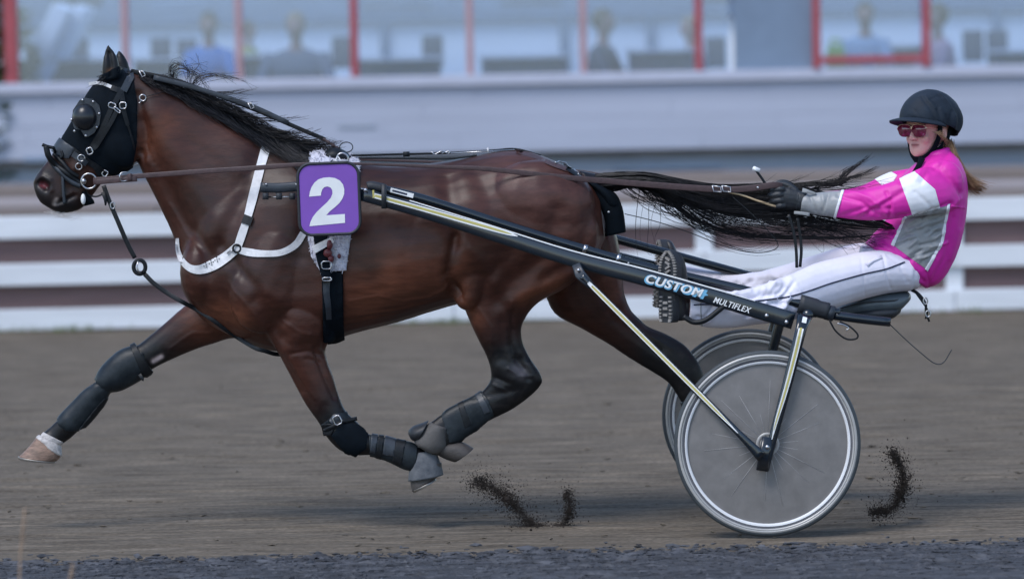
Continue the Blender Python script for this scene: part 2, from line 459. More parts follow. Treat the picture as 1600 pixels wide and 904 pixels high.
M_CLOD = M('dark_damp_dirt', (0.034, 0.028, 0.025), 0.95, var=0.3, scale=30, spec=0.1)
M_WHITE = M('white_fence_paint', (0.66, 0.69, 0.74), 0.6, var=0.10, scale=5, bump=0.15, bscale=40, stretch=(0.2, 1, 2))
M_BROWN = M('brown_fence_board', (0.165, 0.105, 0.105), 0.75, var=0.25, scale=6, bump=0.3, bscale=50, stretch=(0.15, 1, 3))
M_WALL = M('blue_grey_wall_paint', (0.40, 0.43, 0.53), 0.7, var=0.06, scale=1.6, bump=0.1, bscale=30, stretch=(0.3, 1, 2))
M_SILL = M('pale_sill_paint', (0.44, 0.46, 0.56), 0.6, var=0.06, scale=3)
M_RED = M('red_window_paint', (0.34, 0.065, 0.08), 0.5, var=0.1, scale=6)
M_PINK = M('pale_red_window_paint', (0.40, 0.25, 0.27), 0.6, var=0.12, scale=6)  # paler red for some of the window posts
M_UNDER = M('blue_grey_skirting', (0.29, 0.33, 0.40), 0.8, var=0.12, scale=3, stretch=(0.3, 1, 1))
M_STEP = M('weathered_step_plank', (0.20, 0.165, 0.150), 0.85, var=0.2, scale=4, bump=0.3, stretch=(0.15, 1, 2))
M_STEP2 = M('pale_weathered_plank', (0.34, 0.30, 0.30), 0.85, var=0.15, scale=4, bump=0.3, stretch=(0.15, 1, 2))
M_INW = M('white_inner_wall', (0.82, 0.85, 0.88), 0.8, var=0.04, scale=1)
M_INB = M('blue_inner_panel', (0.17, 0.23, 0.32), 0.7, var=0.15, scale=2)
M_INF = M('inner_floor', (0.2, 0.2, 0.22), 0.6, var=0.2, scale=2)
M_TAB = M('dark_table_cloth', (0.07, 0.085, 0.11), 0.7, var=0.1, scale=4)
M_TOP = M('pale_table_top', (0.55, 0.57, 0.60), 0.4, var=0.05)
M_CHAIR = M('dark_blue_chair', (0.07, 0.09, 0.13), 0.6, var=0.1)
M_GREEN = M('green_leaf', (0.035, 0.075, 0.025), 0.6, var=0.4, scale=20)
M_GRASS = M('dull_grass', (0.11, 0.15, 0.05), 0.7, var=0.4, scale=20)
M_STALK = M('dry_grass_stalk', (0.32, 0.22, 0.15), 0.7, var=0.2, scale=20)
M_BARK = M('brown_bark', (0.06, 0.045, 0.035), 0.9, var=0.3, scale=20)
m = bpy.data.materials.new('window_glass'); m.use_nodes = True; t = m.node_tree
for nd in list(t.nodes):
    if nd.type == 'BSDF_PRINCIPLED': t.nodes.remove(nd)
tr = t.nodes.new('ShaderNodeBsdfTransparent'); tr.inputs['Color'].default_value = (0.72, 0.82, 0.97, 1)
gl = t.nodes.new('ShaderNodeBsdfGlossy'); gl.inputs['Roughness'].default_value = 0.12; gl.inputs['Color'].default_value = (0.70, 0.82, 1.0, 1)
mxs = t.nodes.new('ShaderNodeMixShader'); mxs.inputs['Fac'].default_value = 0.17
t.links.new(tr.outputs[0], mxs.inputs[1]); t.links.new(gl.outputs[0], mxs.inputs[2]); t.links.new(mxs.outputs[0], t.nodes['Material Output'].inputs['Surface'])
M_GLASS = m

# wide ground reaching the horizon
g = G(); n = 24
for j in range(n + 1):
    for i in range(n + 1):
        sx = (i / n * 2 - 1); sy = (j / n * 2 - 1)
        g.V.append((math.copysign(abs(sx) ** 2.2, sx) * 900, math.copysign(abs(sy) ** 2.2, sy) * 900, -0.07))
g.F = [(j * (n + 1) + i, j * (n + 1) + i + 1, (j + 1) * (n + 1) + i + 1, (j + 1) * (n + 1) + i) for j in range(n) for i in range(n)]
g.obj('ground', M_GROUND, kind='structure')

FA, FB = gd(0, 517), gd(1600, 484)                 # foot of the fence
def fy(x): return FA.y + (FB.y - FA.y) * (x - FA.x) / (FB.x - FA.x)
GA, GB = gd(0, 884), gd(1600, 851)                 # edge between dirt and gravel
def gy(x): return GA.y + (GB.y - GA.y) * (x - GA.x) / (GB.x - GA.x)

def aniso(nx, ny, dx, dy, lx, ly, seed):
    r = np.random.default_rng(seed); W = np.fft.fft2(r.normal(size=(ny, nx)))
    kx = np.fft.fftfreq(nx, dx)[None, :] * 2 * np.pi; ky = np.fft.fftfreq(ny, dy)[:, None] * 2 * np.pi
    h = np.fft.ifft2(W * np.exp(-0.5 * ((kx * lx) ** 2 + (ky * ly) ** 2))).real
    return h / h.std()
nx, ny = 220, 1150; dx, dy = 13.2 / nx, 0.0145
xs = -6.6 + np.arange(nx) * dx; ys = -2.2 + np.arange(ny) * dy
H = (0.0022 * aniso(nx, ny, dx, dy, 0.30, 0.022, 1) + 0.0030 * aniso(nx, ny, dx, dy, 0.16, 0.05, 2)
     + 0.0013 * aniso(nx, ny, dx, dy, 0.12, 0.012, 3) + 0.003 * aniso(nx, ny, dx, dy, 0.9, 0.4, 4))
hole = aniso(nx, ny, dx, dy, 0.22, 0.035, 5)
H -= 0.004 * np.clip(hole - 2.2, 0, 1.2)
XX, YY = np.meshgrid(xs, ys)
nearf = np.clip((YY - 0.0 + 1.0) / 1.0, 0.25, 1); H *= nearf
H -= 0.004
me = bpy.data.meshes.new('dirt_track')
ii = (np.arange(ny - 1)[:, None] * nx + np.arange(nx - 1)[None, :]).ravel()
FQ = np.stack([ii, ii + 1, ii + nx + 1, ii + nx], 1)
me.vertices.add(nx * ny); me.vertices.foreach_set('co', np.stack([XX.ravel(), YY.ravel(), H.ravel()], 1).ravel())
me.loops.add(FQ.size); me.loops.foreach_set('vertex_index', FQ.ravel())
me.polygons.add(len(FQ)); me.polygons.foreach_set('loop_start', np.arange(len(FQ)) * 4)
me.update(calc_edges=True)
mkm('dirt_track', me, M_DIRT, kind='structure')

# gravel strip at the near edge of the track, with its loose pebbles
g = G(); 
gx = np.linspace(-6.6, 6.6, 240)
for x in gx:
    e = 0.035 * math.sin(x * 5.1) + 0.03 * math.sin(x * 11.7 + 1) + 0.02 * math.sin(x * 23 + 2)
    g.V += [(x, gy(x) + e, 0.004), (x, gy(x) + e - 0.10, 0.012), (x, -2.6, 0.014), (x, -4.0, 0.0)]
for i in range(len(gx) - 1):
    for j in range(3): g.F.append((i * 4 + j, i * 4 + j + 1, i * 4 + j + 5, i * 4 + j + 4))
g.obj('gravel_path', M_GRAVEL, kind='structure')
ico = bmesh.new(); bmesh.ops.create_icosphere(ico, subdivisions=1, radius=1.0)
IV = np.array([v.co[:] for v in ico.verts]); IF = np.array([[v.index for v in f.verts] for f in ico.faces]); ico.free()
def scatter(name, mat, C, S, seed=0):
    r = np.random.default_rng(seed); k = len(C); n = len(IV)
    a = r.random(k) * 6.28; ca, sa = np.cos(a), np.sin(a)
    V = IV[None] * (1 + 0.35 * r.normal(size=(k, n, 1)).clip(-1, 1)) * S[:, None]
    V = np.stack([V[..., 0] * ca[:, None] - V[..., 1] * sa[:, None] * 0.6, V[..., 0] * sa[:, None] * 0.6 + V[..., 1] * ca[:, None], V[..., 2]], -1) + C[:, None]
    Fq = (IF[None] + (np.arange(k) * n)[:, None, None]).reshape(-1, 3)
    return mk(name, V.reshape(-1, 3), Fq.tolist(), mat, None, False, 'stuff')
k = 10500
cx_ = RNG.uniform(-3.2, 3.2, k); d_ = np.abs(RNG.normal(size=k)) * 0.7
cy_ = np.array([gy(x) for x in cx_]) + 0.02 + 0.10 * np.abs(RNG.normal(size=k)) * (RNG.random(k) < .35) - d_
s_ = RNG.gamma(2.0, 0.0022, k) + 0.0022
tag(scatter('gravel', M_STONE, np.stack([cx_, cy_, np.full(k, 0.012)], 1), np.stack([s_ * 2.6, s_ * 1.0, s_ * 0.6], 1), 3), 'loose blue grey gravel lying along the near edge of the track', 'gravel')
k = 900
cx_ = RNG.uniform(-4, 4, k); cy_ = -1.0 + RNG.random(k) ** 1.3 * 9
s_ = RNG.gamma(2.0, 0.0016, k) + 0.0015
tag(scatter('dirt_crumbs', M_DIRT, np.stack([cx_, cy_, np.full(k, -0.001)], 1), np.stack([s_ * 3.2, s_ * 1.0, s_ * 0.5], 1), 4), 'small crumbs of dry dirt lying on the race track', 'dirt')

# dirt thrown up by hooves and wheel
def spray(label, pts, k, sp, seed):
    r = np.random.default_rng(seed); c = curve_px(pts, 16); m_ = len(c)
    u = r.random(k); idx = (u * (m_ - 1)).astype(int)
    wdt = np.interp(u, [0, 0.5, 1], [sp * 1.1, sp, sp * 0.9]) * (0.35 + r.gamma(1.3, 0.75, k))
    C = c[idx] + r.normal(size=(k, 3)) * np.stack([wdt, wdt * 1.2, wdt], 1)
    C[:, 2] = np.maximum(C[:, 2], 0.002)
    s = r.gamma(1.3, 0.00045, k) + 0.0005; big = r.random(k) < .006; s[big] *= 2.8
    tag(scatter('dirt_spray', M_CLOD, C, np.stack([s * 1.5, s, s * 1.3], 1), seed), label, 'flying dirt')
spray('spray of dark dirt trailing low behind the rear hoof', [(742, 752, .5), (770, 762, .5), (795, 780, .5), (818, 806, .5), (842, 830, .5)], 9000, 0.017, 11)
spray('small tuft of dark dirt kicked up between hoof and wheel', [(886, 768, .5), (890, 790, .5), (886, 810, .5), (872, 828, .5)], 3200, 0.010, 12)
spray('curved plume of dark dirt flung up behind the wheels', [(1394, 706, .35), (1407, 728, .35), (1411, 752, .35), (1405, 778, .35), (1390, 796, .35), (1360, 800, .35)], 9500, 0.012, 13)

# ------------------------------------------------------------------ fence
fdir = (FB - FA); fdir.z = 0; fdir.normalize(); frot = Matrix.Rotation(math.atan2(fdir.y, fdir.x), 3, 'Z')
def fp(x, dy, z): return (x, fy(x) + dy, z)
def fz(px, py):
    d = ray(px, py); t_ = 0
    # height where the pixel ray meets the fence plane
    a = CAM; nrm = Vector((-fdir.y, fdir.x, 0)); t_ = (FA - a).dot(nrm) / d.dot(nrm); return (a + d * t_)
FZ = [(338, 373), (412, 446), (482, 515)]
fence = thing('board_fence', fp(0, 0, 0), 'low white railed fence with brown boards along the far side of the track', 'fence')
postx = [fz(px, 400).x for px in (317, 708, 1100, 1490)]
sp_ = (postx[3] - postx[0]) / 3
postx = [postx[0] - sp_ * 2, postx[0] - sp_] + postx + [postx[3] + sp_, postx[3] + 2 * sp_]
ztop = fz(0, 338).z
rz = [((fz(0, a).z + fz(0, b).z) / 2, fz(0, a).z - fz(0, b).z) for a, b in FZ]
bz = [((fz(0, 375).z + fz(0, 411).z) / 2, fz(0, 372).z - fz(0, 412).z + 0.01), ((fz(0, 448).z + fz(0, 481).z) / 2, fz(0, 446).z - fz(0, 482).z + 0.01)]
for i, x in enumerate(postx):
    bevel_box('post', fp(x, 0.0, ztop / 2 - 0.05), (0.125, 0.09, ztop + 0.1), M_WHITE, fence, 0.006, frot)
def dup(o):
    c = o.copy(); COL.objects.link(c); return c
for a, b in zip(postx[:-1], postx[1:]):
    xm = (a + b) / 2
    for k, (z, h) in enumerate(rz):
        bevel_box('rail', fp(xm, -0.064 + RNG.uniform(-.002, .002), z + RNG.uniform(-.004, .004)), (b - a - 0.006, 0.035, h), M_WHITE, fence, 0.005,
                  frot @ Matrix.Rotation(RNG.uniform(-.003, .003), 3, 'Y'))
    for k, (z, h) in enumerate(bz):
        bevel_box('board', fp(xm, 0.012 + RNG.uniform(-.002, .002), z), (b - a - 0.13, 0.025, h), M_BROWN, fence, 0.003, frot)
    bevel_box('board', fp(xm, 0.03, 0.06), (b - a - 0.13, 0.025, 0.10), M_BROWN, fence, 0.003, frot)
# grass at the foot of the fence
def blades(name, mat, C, h, seed, lean=0.35, r=0.004):
    rr = np.random.default_rng(seed); k = len(C); K = 4
    hh = h * (0.5 + rr.random(k)); d = rr.normal(size=(k, 2)) * lean
    S = np.zeros((k, K, 3))
    for i in range(K):
        u = i / (K - 1); S[:, i] = C; S[:, i, 2] += hh * u; S[:, i, 0] += d[:, 0] * hh * u * u; S[:, i, 1] += d[:, 1] * hh * u * u
    V, Fc = strands(S, np.full(k, r), np.full(k, r * 0.2)); return mk(name, V, Fc, mat)
C = []
for (px, s, n_) in ((15, .25, 40), (95, .2, 50), (735, .25, 90), (690, .15, 25), (860, .3, 15), (1525, .2, 25), (1420, .2, 15)):
    x0 = fz(px, 500).x
    for _ in range(n_):
        x = x0 + random.gauss(0, s); C.append((x, fy(x) - 0.10 - abs(random.gauss(0, .05)), -0.005))
tag(blades('grass', M_GRASS, np.array(C), 0.042, 5), 'thin green and dry grass along the foot of the fence', 'grass', kind='stuff')

# ------------------------------------------------------------------ weathered steps between fence and building
def zline(py, Y): return P(800, py, Y).z
YS = 16.5
steps = thing('viewing_steps', (0, YS, 0), 'weathered plank viewing steps behind the white railed fence', 'steps')
for (p0, p1, Y, mt) in ((277, 300, 18.3, M_STEP), (300, 312, 17.4, M_STEP2), (312, 336, 16.5, M_STEP), (336, 420, 15.7, M_STEP)):
    za, zb = zline(p0, Y), zline(p1, Y)
    for sgn in range(-2, 2):
        bevel_box('plank', ((sgn + .5) * 3.2 + 0.4, Y + 0.30, (za + zb) / 2), (3.19, 0.85, za - zb + 0.003), mt, steps, 0.006)

# ------------------------------------------------------------------ building
YB = 20.0
bld = thing('grandstand_building', (0, YB, 0), 'blue grey trackside building with red window posts and a long window front', 'building')
zs0, zs1 = zline(116, YB), zline(133, YB)          # sill
zw = zline(237, YB)                                 # lower edge of the wall
def bx(px): return P(px, 60, YB).x
XL, XR = -5.6, 6.2
rowh = (zs1 - zw) / 4
for r_ in range(4):
    z = zs1 - rowh * (r_ + .5)
    cuts = [XL - 1.2] + sorted(RNG.uniform(XL + 1 + 2.9 * q, XL + 2.6 + 2.9 * q) for q in range(4)) + [XR + 0.5]
    for a, b in zip(cuts[:-1], cuts[1:]):
        bevel_box('wall_board', ((a + b) / 2, YB + RNG.uniform(0, .004), z), (b - a - 0.002, 0.05, rowh - 0.0015), M_WALL, bld, 0.002)
bevel_box('wall_backing', ((XL + XR) / 2, YB + 0.06, (zs1 + zw) / 2), (XR - XL, 0.04, zs1 - zw), M_WALL, bld, 0.002)
bevel_box('window_sill', ((XL + XR) / 2 - .4, YB - 0.02, (zs0 + zs1) / 2), (XR - XL + 1.2, 0.12, zs0 - zs1), M_SILL, bld, 0.008)
bevel_box('skirting', (0.5, YB + 0.15, zw - 0.40), (12, 0.04, 0.75), M_UNDER, bld, 0.004)
for x in np.arange(-5.2, 6.2, 1.28):
    bevel_box('pier', (x, YB + 0.135, zw - 0.42), (0.14, 0.03, 0.70), M_UNDER, bld, 0.004)
bevel_box('pipe_rail', (bx(1040), YB + 0.10, zline(268, YB)), (0.95, 0.03, 0.03), M_INB, bld, 0.006)
bevel_box('dark_slot', (bx(52), YB - 0.028, zline(236, YB)), (0.22, 0.02, 0.045), M_INB, bld, 0.003)  # dark strip stands in for the shadow gap under the wall
bevel_box('dark_slot', (bx(555), YB - 0.028, zline(193, YB)), (0.34, 0.012, 0.03), M_UNDER, bld, 0.003)
zt = zline(-95, YB)
def upright(px, wpx, mt, name='window_post', y=0.0):
    bevel_box(name, (bx(px), YB + y, (zt + zs0) / 2), (wpx / 177.0, 0.08, zt - zs0), mt, bld, 0.006)
upright(17, 21, M_RED)
for px in (553.5, 1091.5): upright(px, 12, M_RED)
for px in (196, 373.5, 734, 911): upright(px, 11, M_PINK)
upright(1590, 11, M_PINK, y=.3) if False else None
# red framed sash
xa, xb = bx(1275), bx(1446); zb_ = zline(104, YB)
for px in (1275, 1446): upright(px, 12, M_RED, 'sash_frame', -0.06)
bevel_box('sash_frame', ((xa + xb) / 2, YB - 0.06, zb_ + 0.005), (xb - xa - 0.07, 0.075, 0.062), M_RED, bld, 0.006)
pxs = [17, 196, 373.5, 553.5, 734, 911, 1091.5, 1145, 1275, 1446, 1640, 1820]
for a, b in zip(pxs[:-1], pxs[1:]):
    if a == 1145: continue
    g = G(); g.box(((bx(a) + bx(b)) / 2, YB + 0.012, (zt + zs0) / 2), (bx(b) - bx(a) - 0.062, 0.008, zt - zs0)); g.obj('pane', M_GLASS, bld, False)
bevel_box('blind_panel', ((bx(1147) + bx(1270)) / 2, YB + 0.02, (zt + zs0) / 2), (bx(1270) - bx(1147), 0.05, zt - zs0), M_INB, bld, 0.004)
# the room behind the glass (open to the sky well above the picture)
ZF = zw + 0.02
bevel_box('room_floor', (0.3, YB + 3.3, ZF - 0.05), (XR - XL + 0.4, 6.4, 0.1), M_INF, bld, 0.004)
YW = YB + 6.2
bevel_box('room_wall', (0.3, YW, ZF + 0.95), (XR - XL + 3, 0.1, 1.9 + 0.02), M_INW, bld, 0.004)
zi = P(800, 33, YW).z
bevel_box('wall_frieze', (0.3, YW - 0.1, zi + 0.30), (XR - XL + 3, 0.08, 0.6), M_INB, bld, 0.004)
bevel_box('ceiling_beam', (0.3, YB + 3.2, P(800, 14, YB + 3.2).z), (XR - XL + 2, 0.18, 0.05), M_INB, bld, 0.004)
bevel_box('ceiling_beam', (0.3, YB + 4.4, P(800, 24, YB + 4.4).z), (XR - XL + 2, 0.18, 0.05), M_INB, bld, 0.004)
for px in (600, 880, 1015, 1555, 1240):
    bevel_box('wall_post', (P(px, 60, YW).x, YW - 0.10, ZF + 0.95), (0.07, 0.06, 1.9), M_INB, bld, 0.004)
for i, px in enumerate((120, 285, 620, 660, 830, 1000, 1130, 1500)):      # ducts and lamps housings under the ceiling
    bevel_box('duct', (P(px, 10, YB + 4.8).x, YB + 4.8, P(px, 4 + 6 * (i % 3), YB + 4.8).z), (0.5 + .1 * (i % 3), 0.2, 0.10), M_INB if i % 2 else M_TAB, bld, 0.01)
# pale sloping stair side at the left end
bevel_box('stair_side', (P(70, 80, YB + 1.2).x, YB + 1.2, P(70, 80, YB + 1.2).z), (0.16, 0.9, 0.9), M_INW, bld, 0.01, Matrix.Rotation(R(28), 3, 'Y'))
bevel_box('stair_side', (P(100, 80, YB + 1.5).x, YB + 1.5, P(100, 80, YB + 1.5).z), (0.10, 0.9, 0.9), M_INW, bld, 0.01, Matrix.Rotation(R(28), 3, 'Y'))

# tables and chairs behind the glass
def table(px, py, Y, wd, label):
    c = P(px, py, Y); t_ = thing('cafe_table', (c.x, Y, ZF), label, 'table', 'tables behind the windows')
    bevel_box('table_top', (c.x, Y, c.z), (wd, 0.7, 0.03), M_TOP, t_, 0.006)
    bevel_box('table_skirt', (c.x, Y - 0.02, c.z - 0.19), (wd - 0.06, 0.56, 0.34), M_TAB, t_, 0.006)
    for sx in (-1, 1):
        for sy in (-1, 1):
            bevel_box('leg', (c.x + sx * (wd / 2 - .06), Y + sy * .28, (ZF + c.z) / 2), (0.05, 0.05, c.z - ZF - 0.03), M_CHAIR, t_, 0.004)
table(140, 93, YB + 1.4, 0.75, 'leftmost dark skirted table behind the glass, beside the pale stair')
table(268, 93, YB + 1.7, 0.70, 'dark skirted table behind the glass directly above the horse ears')
table(425, 88, YB + 1.5, 0.62, 'pale topped table behind the glass between the blue shirt and the grey shirt')
table(625, 92, YB + 1.4, 0.80, 'dark skirted table behind the glass right of the first bright red window post')
table(820, 88, YB + 1.6, 0.85, 'long dark table behind the glass between two pale window posts')
table(1030, 79, YB + 1.3, 0.62, 'pale topped table in front of the person in the dark jacket')
table(1385, 73, YB + 1.5, 0.66, 'pale topped table inside the red framed window')
table(1590, 80, YB + 1.5, 0.55, 'dark skirted table at the right end of the window front')
chairs = [(122, 84, 'dark chair back nearest the pale stair behind the glass'), (252, 84, 'dark chair back behind the glass right of the horse ears'),
          (292, 86, 'dark chair back just left of the person in the blue shirt'), (535, 82, 'dark chair back just left of the first bright red window post'),
          (676, 80, 'dark chair back left of the pale window post over the back of the horse'), (1118, 82, 'blue chair back just right of the second bright red window post'),
          (1520, 72, 'dark chair back right of the person in pink'), (1558, 72, 'rightmost dark chair back behind the glass')]
for px, py, lb in chairs:
    Y = YB + 2.5; c = P(px, py, Y); t_ = thing('cafe_chair', (c.x, Y, ZF), lb, 'chair', 'chairs behind the windows')
    bevel_box('backrest', (c.x, Y, c.z), (0.2, 0.04, 0.30), M_CHAIR, t_, 0.02); bevel_box('seat', (c.x, Y + 0.2, ZF + 0.44), (0.4, 0.4, 0.04), M_CHAIR, t_, 0.01)
    for sx in (-1, 1):
        for sy in (0, 1): bevel_box('leg', (c.x + sx * .17, Y + .02 + sy * .36, ZF + .21), (0.03, 0.03, 0.42), M_CHAIR, t_, 0.003)

# people behind the glass
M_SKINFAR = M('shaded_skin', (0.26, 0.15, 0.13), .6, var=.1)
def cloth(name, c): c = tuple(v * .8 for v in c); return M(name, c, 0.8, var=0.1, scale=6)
def sitter(px, py, Y, fx, sc, shirt, trousers, hair, label, wide=1.0, lean=0.0, arm=0.5):
    """px,py: centre of the head; fx -1 faces left, 1 right, 0 towards the track"""
    c = P(px, py, Y); r_ = thing('person', (c.x, Y, ZF), label, 'person')
    f = Vector((fx, -0.35 if fx else -1.0, 0)).normalized(); s_ = Vector((-f.y, f.x, 0)); u = Vector((0, 0, 1))
    def L(a, b, d): return c + (f * a + s_ * b + u * d) * sc          # forward, side, up from the head centre
    nk = L(-0.01 - lean * .1, 0, -0.14); ch = L(-0.03 - lean * .35, 0, -0.36); hp = L(-0.08 - lean, 0, -0.72)
    body = [ellipsoid(c, 0.098 * sc, 0.078 * sc, 0.118 * sc, np.array([[f.x, s_.x, 0], [f.y, s_.y, 0], [0, 0, 1]])),
            tube([L(0.0, 0, -.06), nk, L(-0.02, 0, -0.22)], [.05 * sc, .052 * sc, .07 * sc]),
            tube([L(0.095, 0, 0.0), L(0.108, 0, -0.03)], [.012 * sc, .016 * sc])]
    def arms(k):
        out = []
        for q in (-1, 1):
            sh = L(-0.03 - lean * .2, q * .17 * wide, -0.24); el = L(0.10, q * .23 * wide, -0.50); ha = L(0.36, q * .10, -0.50 + 0.02)
            out.append((tube([sh, (sh + el) / 2, el], [.058 * k * sc, .05 * k * sc, .043 * k * sc]), tube([el, el.lerp(ha, .5), ha], [.043 * k * sc, .038 * k * sc, .028 * k * sc]), ha))
        return out
    tor = lambda k: tube([L(-0.02, 0, -0.19), L(-.03 - lean * .2, 0, -.25), ch, L(-.07 - lean * .7, 0, -.56), hp], np.array([[.05, .10], [.095, .19 * wide], [.12, .19 * wide], [.12, .165 * wide], [.125, .175 * wide]]) * k * sc, 12, ref=tuple(f))
    legs = []
    for q in (-1, 1):
        kn = L(0.36 - lean, q * .12, -0.70); ft = L(0.34 - lean, q * .12, -1.10)
        legs.append(tube([hp + s_ * q * .09, kn], [.09 * sc, .062 * sc])); legs.append(tube([kn, ft], [.06 * sc, .042 * sc])); legs.append(tube([ft, ft + f * 0.16], [.045 * sc, .035 * sc]))
    fl = []
    for a, b, ha in arms(0.82):
        body += [a, b, ellipsoid(ha, .045, .04, .03)]
        for q in range(5): fl.append(tube([ha + s_ * (q - 2) * .016, ha + s_ * (q - 2) * .020 + f * (.06 - .012 * abs(q - 2)), ha + s_ * (q - 2) * .02 + f * .085 - u * .02], [.010, .009, .007], 6))
    body += fl + [tor(0.9)] + legs
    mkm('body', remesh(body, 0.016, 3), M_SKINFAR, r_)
    sh = [tor(1.05)]
    for a, b, ha in arms(1.12): sh += [a]
    mkm('shirt', remesh(sh, 0.018, 3), shirt, r_)
    mkm('trousers', remesh([tube([hp, hp + u * .12], [.17 * sc, .165 * sc])] + [(V_, F_) for V_, F_ in legs[:]], 0.018, 2), trousers, r_)
    V, Fc = ellipsoid(c + u * .03 * sc - f * .018 * sc, 0.104 * sc, 0.09 * sc, 0.105 * sc, np.array([[f.x, s_.x, 0], [f.y, s_.y, 0], [0, 0, 1]]))
    V = [v for v in V]; keep = [fc for fc in Fc if np.mean([(Vector(V[i]) - c).dot(f) for i in fc]) < 0.035 * sc or np.mean([V[i][2] for i in fc]) > c.z + .06 * sc]
    mk('hair', V, keep, hair, r_)
HB = M('dark_brown_hair', (0.04, 0.025, 0.018), 0.6, var=0.2); HG = M('fair_hair', (0.20, 0.14, 0.09), 0.6, var=0.2)
TRD = cloth('dark_trousers_cloth', (0.03, 0.035, 0.05)); TRB = cloth('blue_jeans_cloth', (0.08, 0.16, 0.30))
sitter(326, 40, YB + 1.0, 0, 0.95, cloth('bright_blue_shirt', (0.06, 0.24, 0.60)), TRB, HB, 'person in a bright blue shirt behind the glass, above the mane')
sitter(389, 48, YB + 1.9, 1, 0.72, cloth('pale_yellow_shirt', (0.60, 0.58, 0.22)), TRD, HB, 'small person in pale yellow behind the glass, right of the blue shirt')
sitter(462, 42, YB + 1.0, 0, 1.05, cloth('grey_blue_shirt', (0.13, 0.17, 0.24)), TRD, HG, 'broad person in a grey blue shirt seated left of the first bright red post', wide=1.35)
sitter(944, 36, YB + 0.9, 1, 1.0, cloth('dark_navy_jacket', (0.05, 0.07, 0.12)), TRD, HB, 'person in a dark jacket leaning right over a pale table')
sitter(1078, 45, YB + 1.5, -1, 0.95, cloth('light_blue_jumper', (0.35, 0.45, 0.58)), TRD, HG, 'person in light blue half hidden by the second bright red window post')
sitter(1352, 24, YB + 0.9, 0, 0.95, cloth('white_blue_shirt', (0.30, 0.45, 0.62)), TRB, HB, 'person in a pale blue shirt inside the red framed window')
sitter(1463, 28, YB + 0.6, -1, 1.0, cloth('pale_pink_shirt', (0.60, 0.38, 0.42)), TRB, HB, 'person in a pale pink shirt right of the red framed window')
hv = thing('safety_vest', tuple(P(1306, 88, YB + .5)), 'yellow green safety vest hanging low inside the red framed window', 'vest')
MHV = cloth('hi_vis_yellow', (0.45, 0.75, 0.10))
c = P(1306, 92, YB + .5)
g = G(); V, Fc = tube([c + Vector((0, 0, .12)), c + Vector((0, 0, .04)), c + Vector((0, 0, -.12))], np.array([[.02, .06], [.03, .09], [.025, .085]]), 12); g.add(V, Fc); g.obj('vest_front', MHV, hv)
V, Fc = tube([c + Vector((-.05, 0, .11)), c + Vector((-.03, 0, .17)), c + Vector((.03, 0, .17)), c + Vector((.05, 0, .11))], [.016] * 4); mk('shoulder_strap', V, Fc, MHV, hv)

# bush at the left end of the building
bc = P(-8, 60, YB + 0.4); bush = thing('bush', (bc.x, bc.y, 0), 'dark green bush at the left end of the building', 'bush')
g = G(); g.add(*tube([(bc.x, bc.y, 0), (bc.x + .05, bc.y, 1.0), (bc.x - .03, bc.y, 2.2)], [.06, .045, .02])); g.obj('trunk', M_BARK, bush)
g = G()
for _ in range(1500):
    d = Vector((random.gauss(0, 1), random.gauss(0, 1), random.gauss(0, 1))).normalized() * random.random() ** .4
    p = Vector((bc.x + d.x * .40, bc.y + d.y * .5, 1.6 + d.z * 1.1)); a = random.random() * 6.28; s = .05 + random.random() * .04
    q = Vector((math.cos(a), math.sin(a), random.uniform(-.6, .6))) * s; r2 = Vector((-math.sin(a), math.cos(a), random.uniform(-.8, .3))) * s * .6
    g.add([p - q, p + r2, p + q, p - r2], [(0, 1, 2, 3)])
g.obj('crown', M_GREEN, bush, False)
# dry stalks close to the camera at lower left
for (px, top, bot, lb) in ((30, 795, 935, 'taller dry grass stalk near the lower left corner'), (106, 880, 935, 'short dry grass stalk right of the taller one at lower left')):
    Y = -3.6; a = P(px + 8, top, Y); b = P(px, bot, Y); st_ = thing('grass_stalk', tuple(b), lb, 'grass stalk')
    c = cr([tuple(b), tuple(b.lerp(a, .5) + Vector((-.004, 0, 0))), tuple(a)], 5); mk('stem', *tube(c, np.linspace(.004, .0025, len(c)), 6), M_STALK, st_)
    sd_ = [np.array([c[-1 - i % 4] + np.array([0, 0, -.004 * i]), c[-1 - i % 4] + np.array([random.uniform(-.012, .012), random.uniform(-.01, .01), .006 - .004 * i])]) for i in range(14)]
    V, Fc = strands(np.array([[s[0], (s[0] + s[1]) / 2, s[1]] for s in sd_]), np.full(14, .003), np.full(14, .001)); mk('seed_head', V, Fc, M_STALK, st_)

# ================================================================== THE HORSE
YH = 0.62
def E(px, py, Y, rpx, rpz, ry, ang=0.0):
    """ellipsoid of flesh placed in photo pixels (radii in px along / across, metres in depth)"""
    k = 1 / 385.0
    rot = np.array(Matrix.Rotation(R(ang), 3, 'Y'))
    return ellipsoid(P(px, py, Y), rpx * k, ry, rpz * k, rot)
torso = loft([(284, 395, 282, 430, .04, YH), (298, 350, 288, 458, .11, YH), (330, 290, 318, 500, .17, YH), (380, 238, 370, 528, .205, YH), (430, 230, 425, 548, .225, YH),
              (480, 236, 485, 546, .25, YH), (540, 250, 545, 523, .275, YH), (620, 259, 622, 503, .295, YH), (700, 251, 692, 481, .295, YH), (765, 238, 757, 466, .28, YH),
              (822, 236, 828, 455, .26, YH), (880, 257, 885, 440, .235, YH), (915, 275, 926, 412, .185, YH), (936, 300, 944, 375, .10, YH)], 32, 5, 2.25, 0.10)
neck = loft([(200, 108, 208, 228, .066, YH), (246, 122, 219, 262, .08, YH), (292, 147, 238, 300, .088, YH), (338, 170, 256, 336, .10, YH), (382, 194, 272, 372, .125, YH),
             (428, 219, 284, 418, .155, YH), (475, 240, 300, 470, .18, YH)], 28, 5, 2.0, -0.05)
